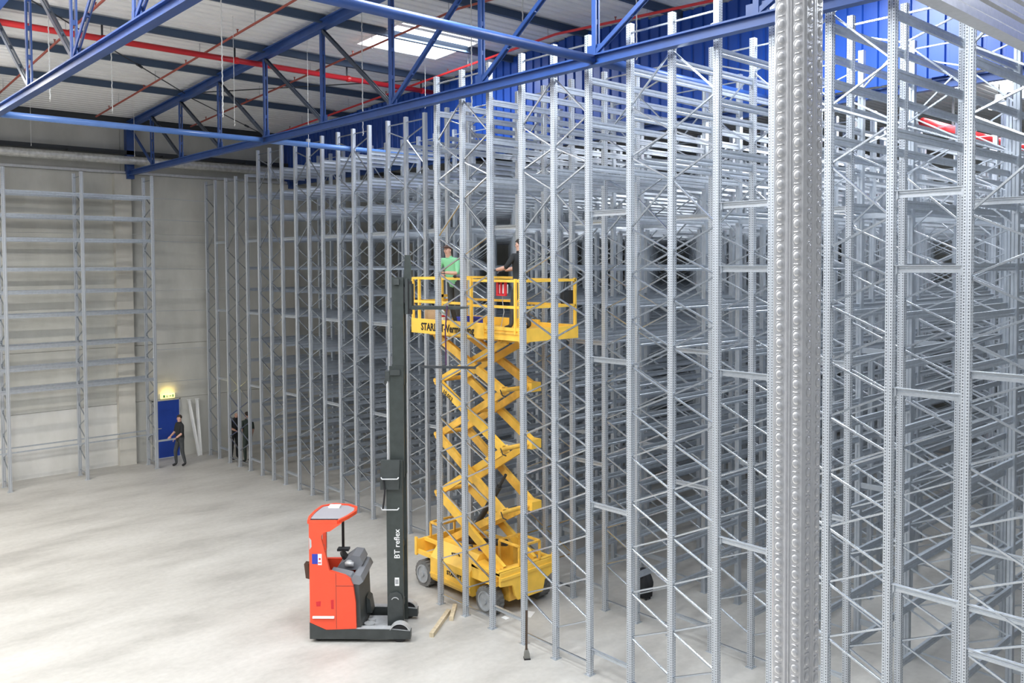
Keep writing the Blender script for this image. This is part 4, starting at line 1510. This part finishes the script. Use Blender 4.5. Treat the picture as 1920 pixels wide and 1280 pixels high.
human('person', 'man in dark green behind the second braced frame, facing left', (12.95, 27.95, 0), PI / 2 + .3, J, Rr, reg(M_olive, M_olive))

# ------------------------------------------------------------------ small things
for k, (x, lb) in enumerate(((11.92, 'left of two white steel profiles leaning on the wall'), (12.22, 'right of two white steel profiles leaning on the wall'))):
    o = thing('steel_profile', lb, 'steel bar', (12.10 + .06 * k, 30.05 + .02 * k, 0))
    a, b = Vector((0, 0, .01)), Vector((x - 12.10 - .06 * k, .42, 2.0))
    MB().extrude([(-.05, -.03), (.05, -.03), (.05, .03), (.042, .03), (.042, -.022), (-.042, -.022), (-.042, .03), (-.05, .03)], a, b, (0, -1, 0)).build('channel', M_white, o)
    MB().box(b.x - .07, b.x + .07, b.y - .05, b.y + .04, b.z - .005, b.z + .01).build('end_plate', M_white, o)
pl = [((9.22, 12.40), (10.13, 13.05), 'long sawn timber batten on the floor beside the reach truck'), ((9.93, 12.72), (10.38, 13.17), 'short sawn timber block on the floor beside the long batten')]
for (a, b, lb) in pl:
    o = MB().bar((a[0], a[1], .04), (b[0], b[1], .04), .08, .08).build('timber_batten', M_wood)
    tag(o, lb, 'timber')
o = MB().box(-.14, .14, -.10, .10, .001, .006).build('paper_sheet', M_white)
o.location = (11.22, 11.95, 0)
o.rotation_euler = (0, 0, .5)
tag(o, 'white paper sheet lying on the floor behind the front posts', 'paper')
o = MB().box(-.05, .05, -.07, .07, .001, .006).build('paper_sheet', M_white)
o.location = (10.78, 12.12, 0)
tag(o, 'small white paper scrap left of the bigger sheet', 'paper')
tl_ = thing('floor_tool', 'upright dark brown tool with a square foot before the front post', 'tool', (9.92, 10.60, 0), -.6)
MB().bar((-.01, 0, .14), (.0, .0, .84), .035, .035, (1, 0, 0)).build('handle', M_brown, tl_)
MB().prism([(-.05, 0), (.05, 0), (.045, .10), (.025, .16), (-.025, .16), (-.045, .10)], 'y', -.045, .045).build('foot', mat('dusty_grey_metal', (.22, .22, .20), .7, .2), tl_)
MB().box(-.055, .055, -.06, .05, 0, .022).build('pad', M_black, tl_)
bg = thing('draped_coat', 'black coat bundled over a small stool among the rack posts', 'coat', (13.50, 10.92, 0))
m = MB().prism([(-.13, .05), (.13, .03), (.14, .30), (.16, .40), (.10, .52), (.03, .56), (-.06, .55), (-.13, .44), (-.15, .25)], 'x', -.09, .09)
m.ball((.0, .03, .50), .13, .13, .12).ball((0, -.10, .40), .09, .10, .16, rot=Matrix.Rotation(-.6, 3, 'X')).ball((0, -.02, .22), .12, .15, .2)
m.build('coat', M_cloth, bg, True)
MB().box(-.08, -.05, -.10, -.07, 0, .2).box(.05, .08, -.10, -.07, 0, .2).box(-.08, -.05, .07, .10, 0, .2).box(.05, .08, .07, .10, 0, .2).build('stool_legs', M_dark, bg)
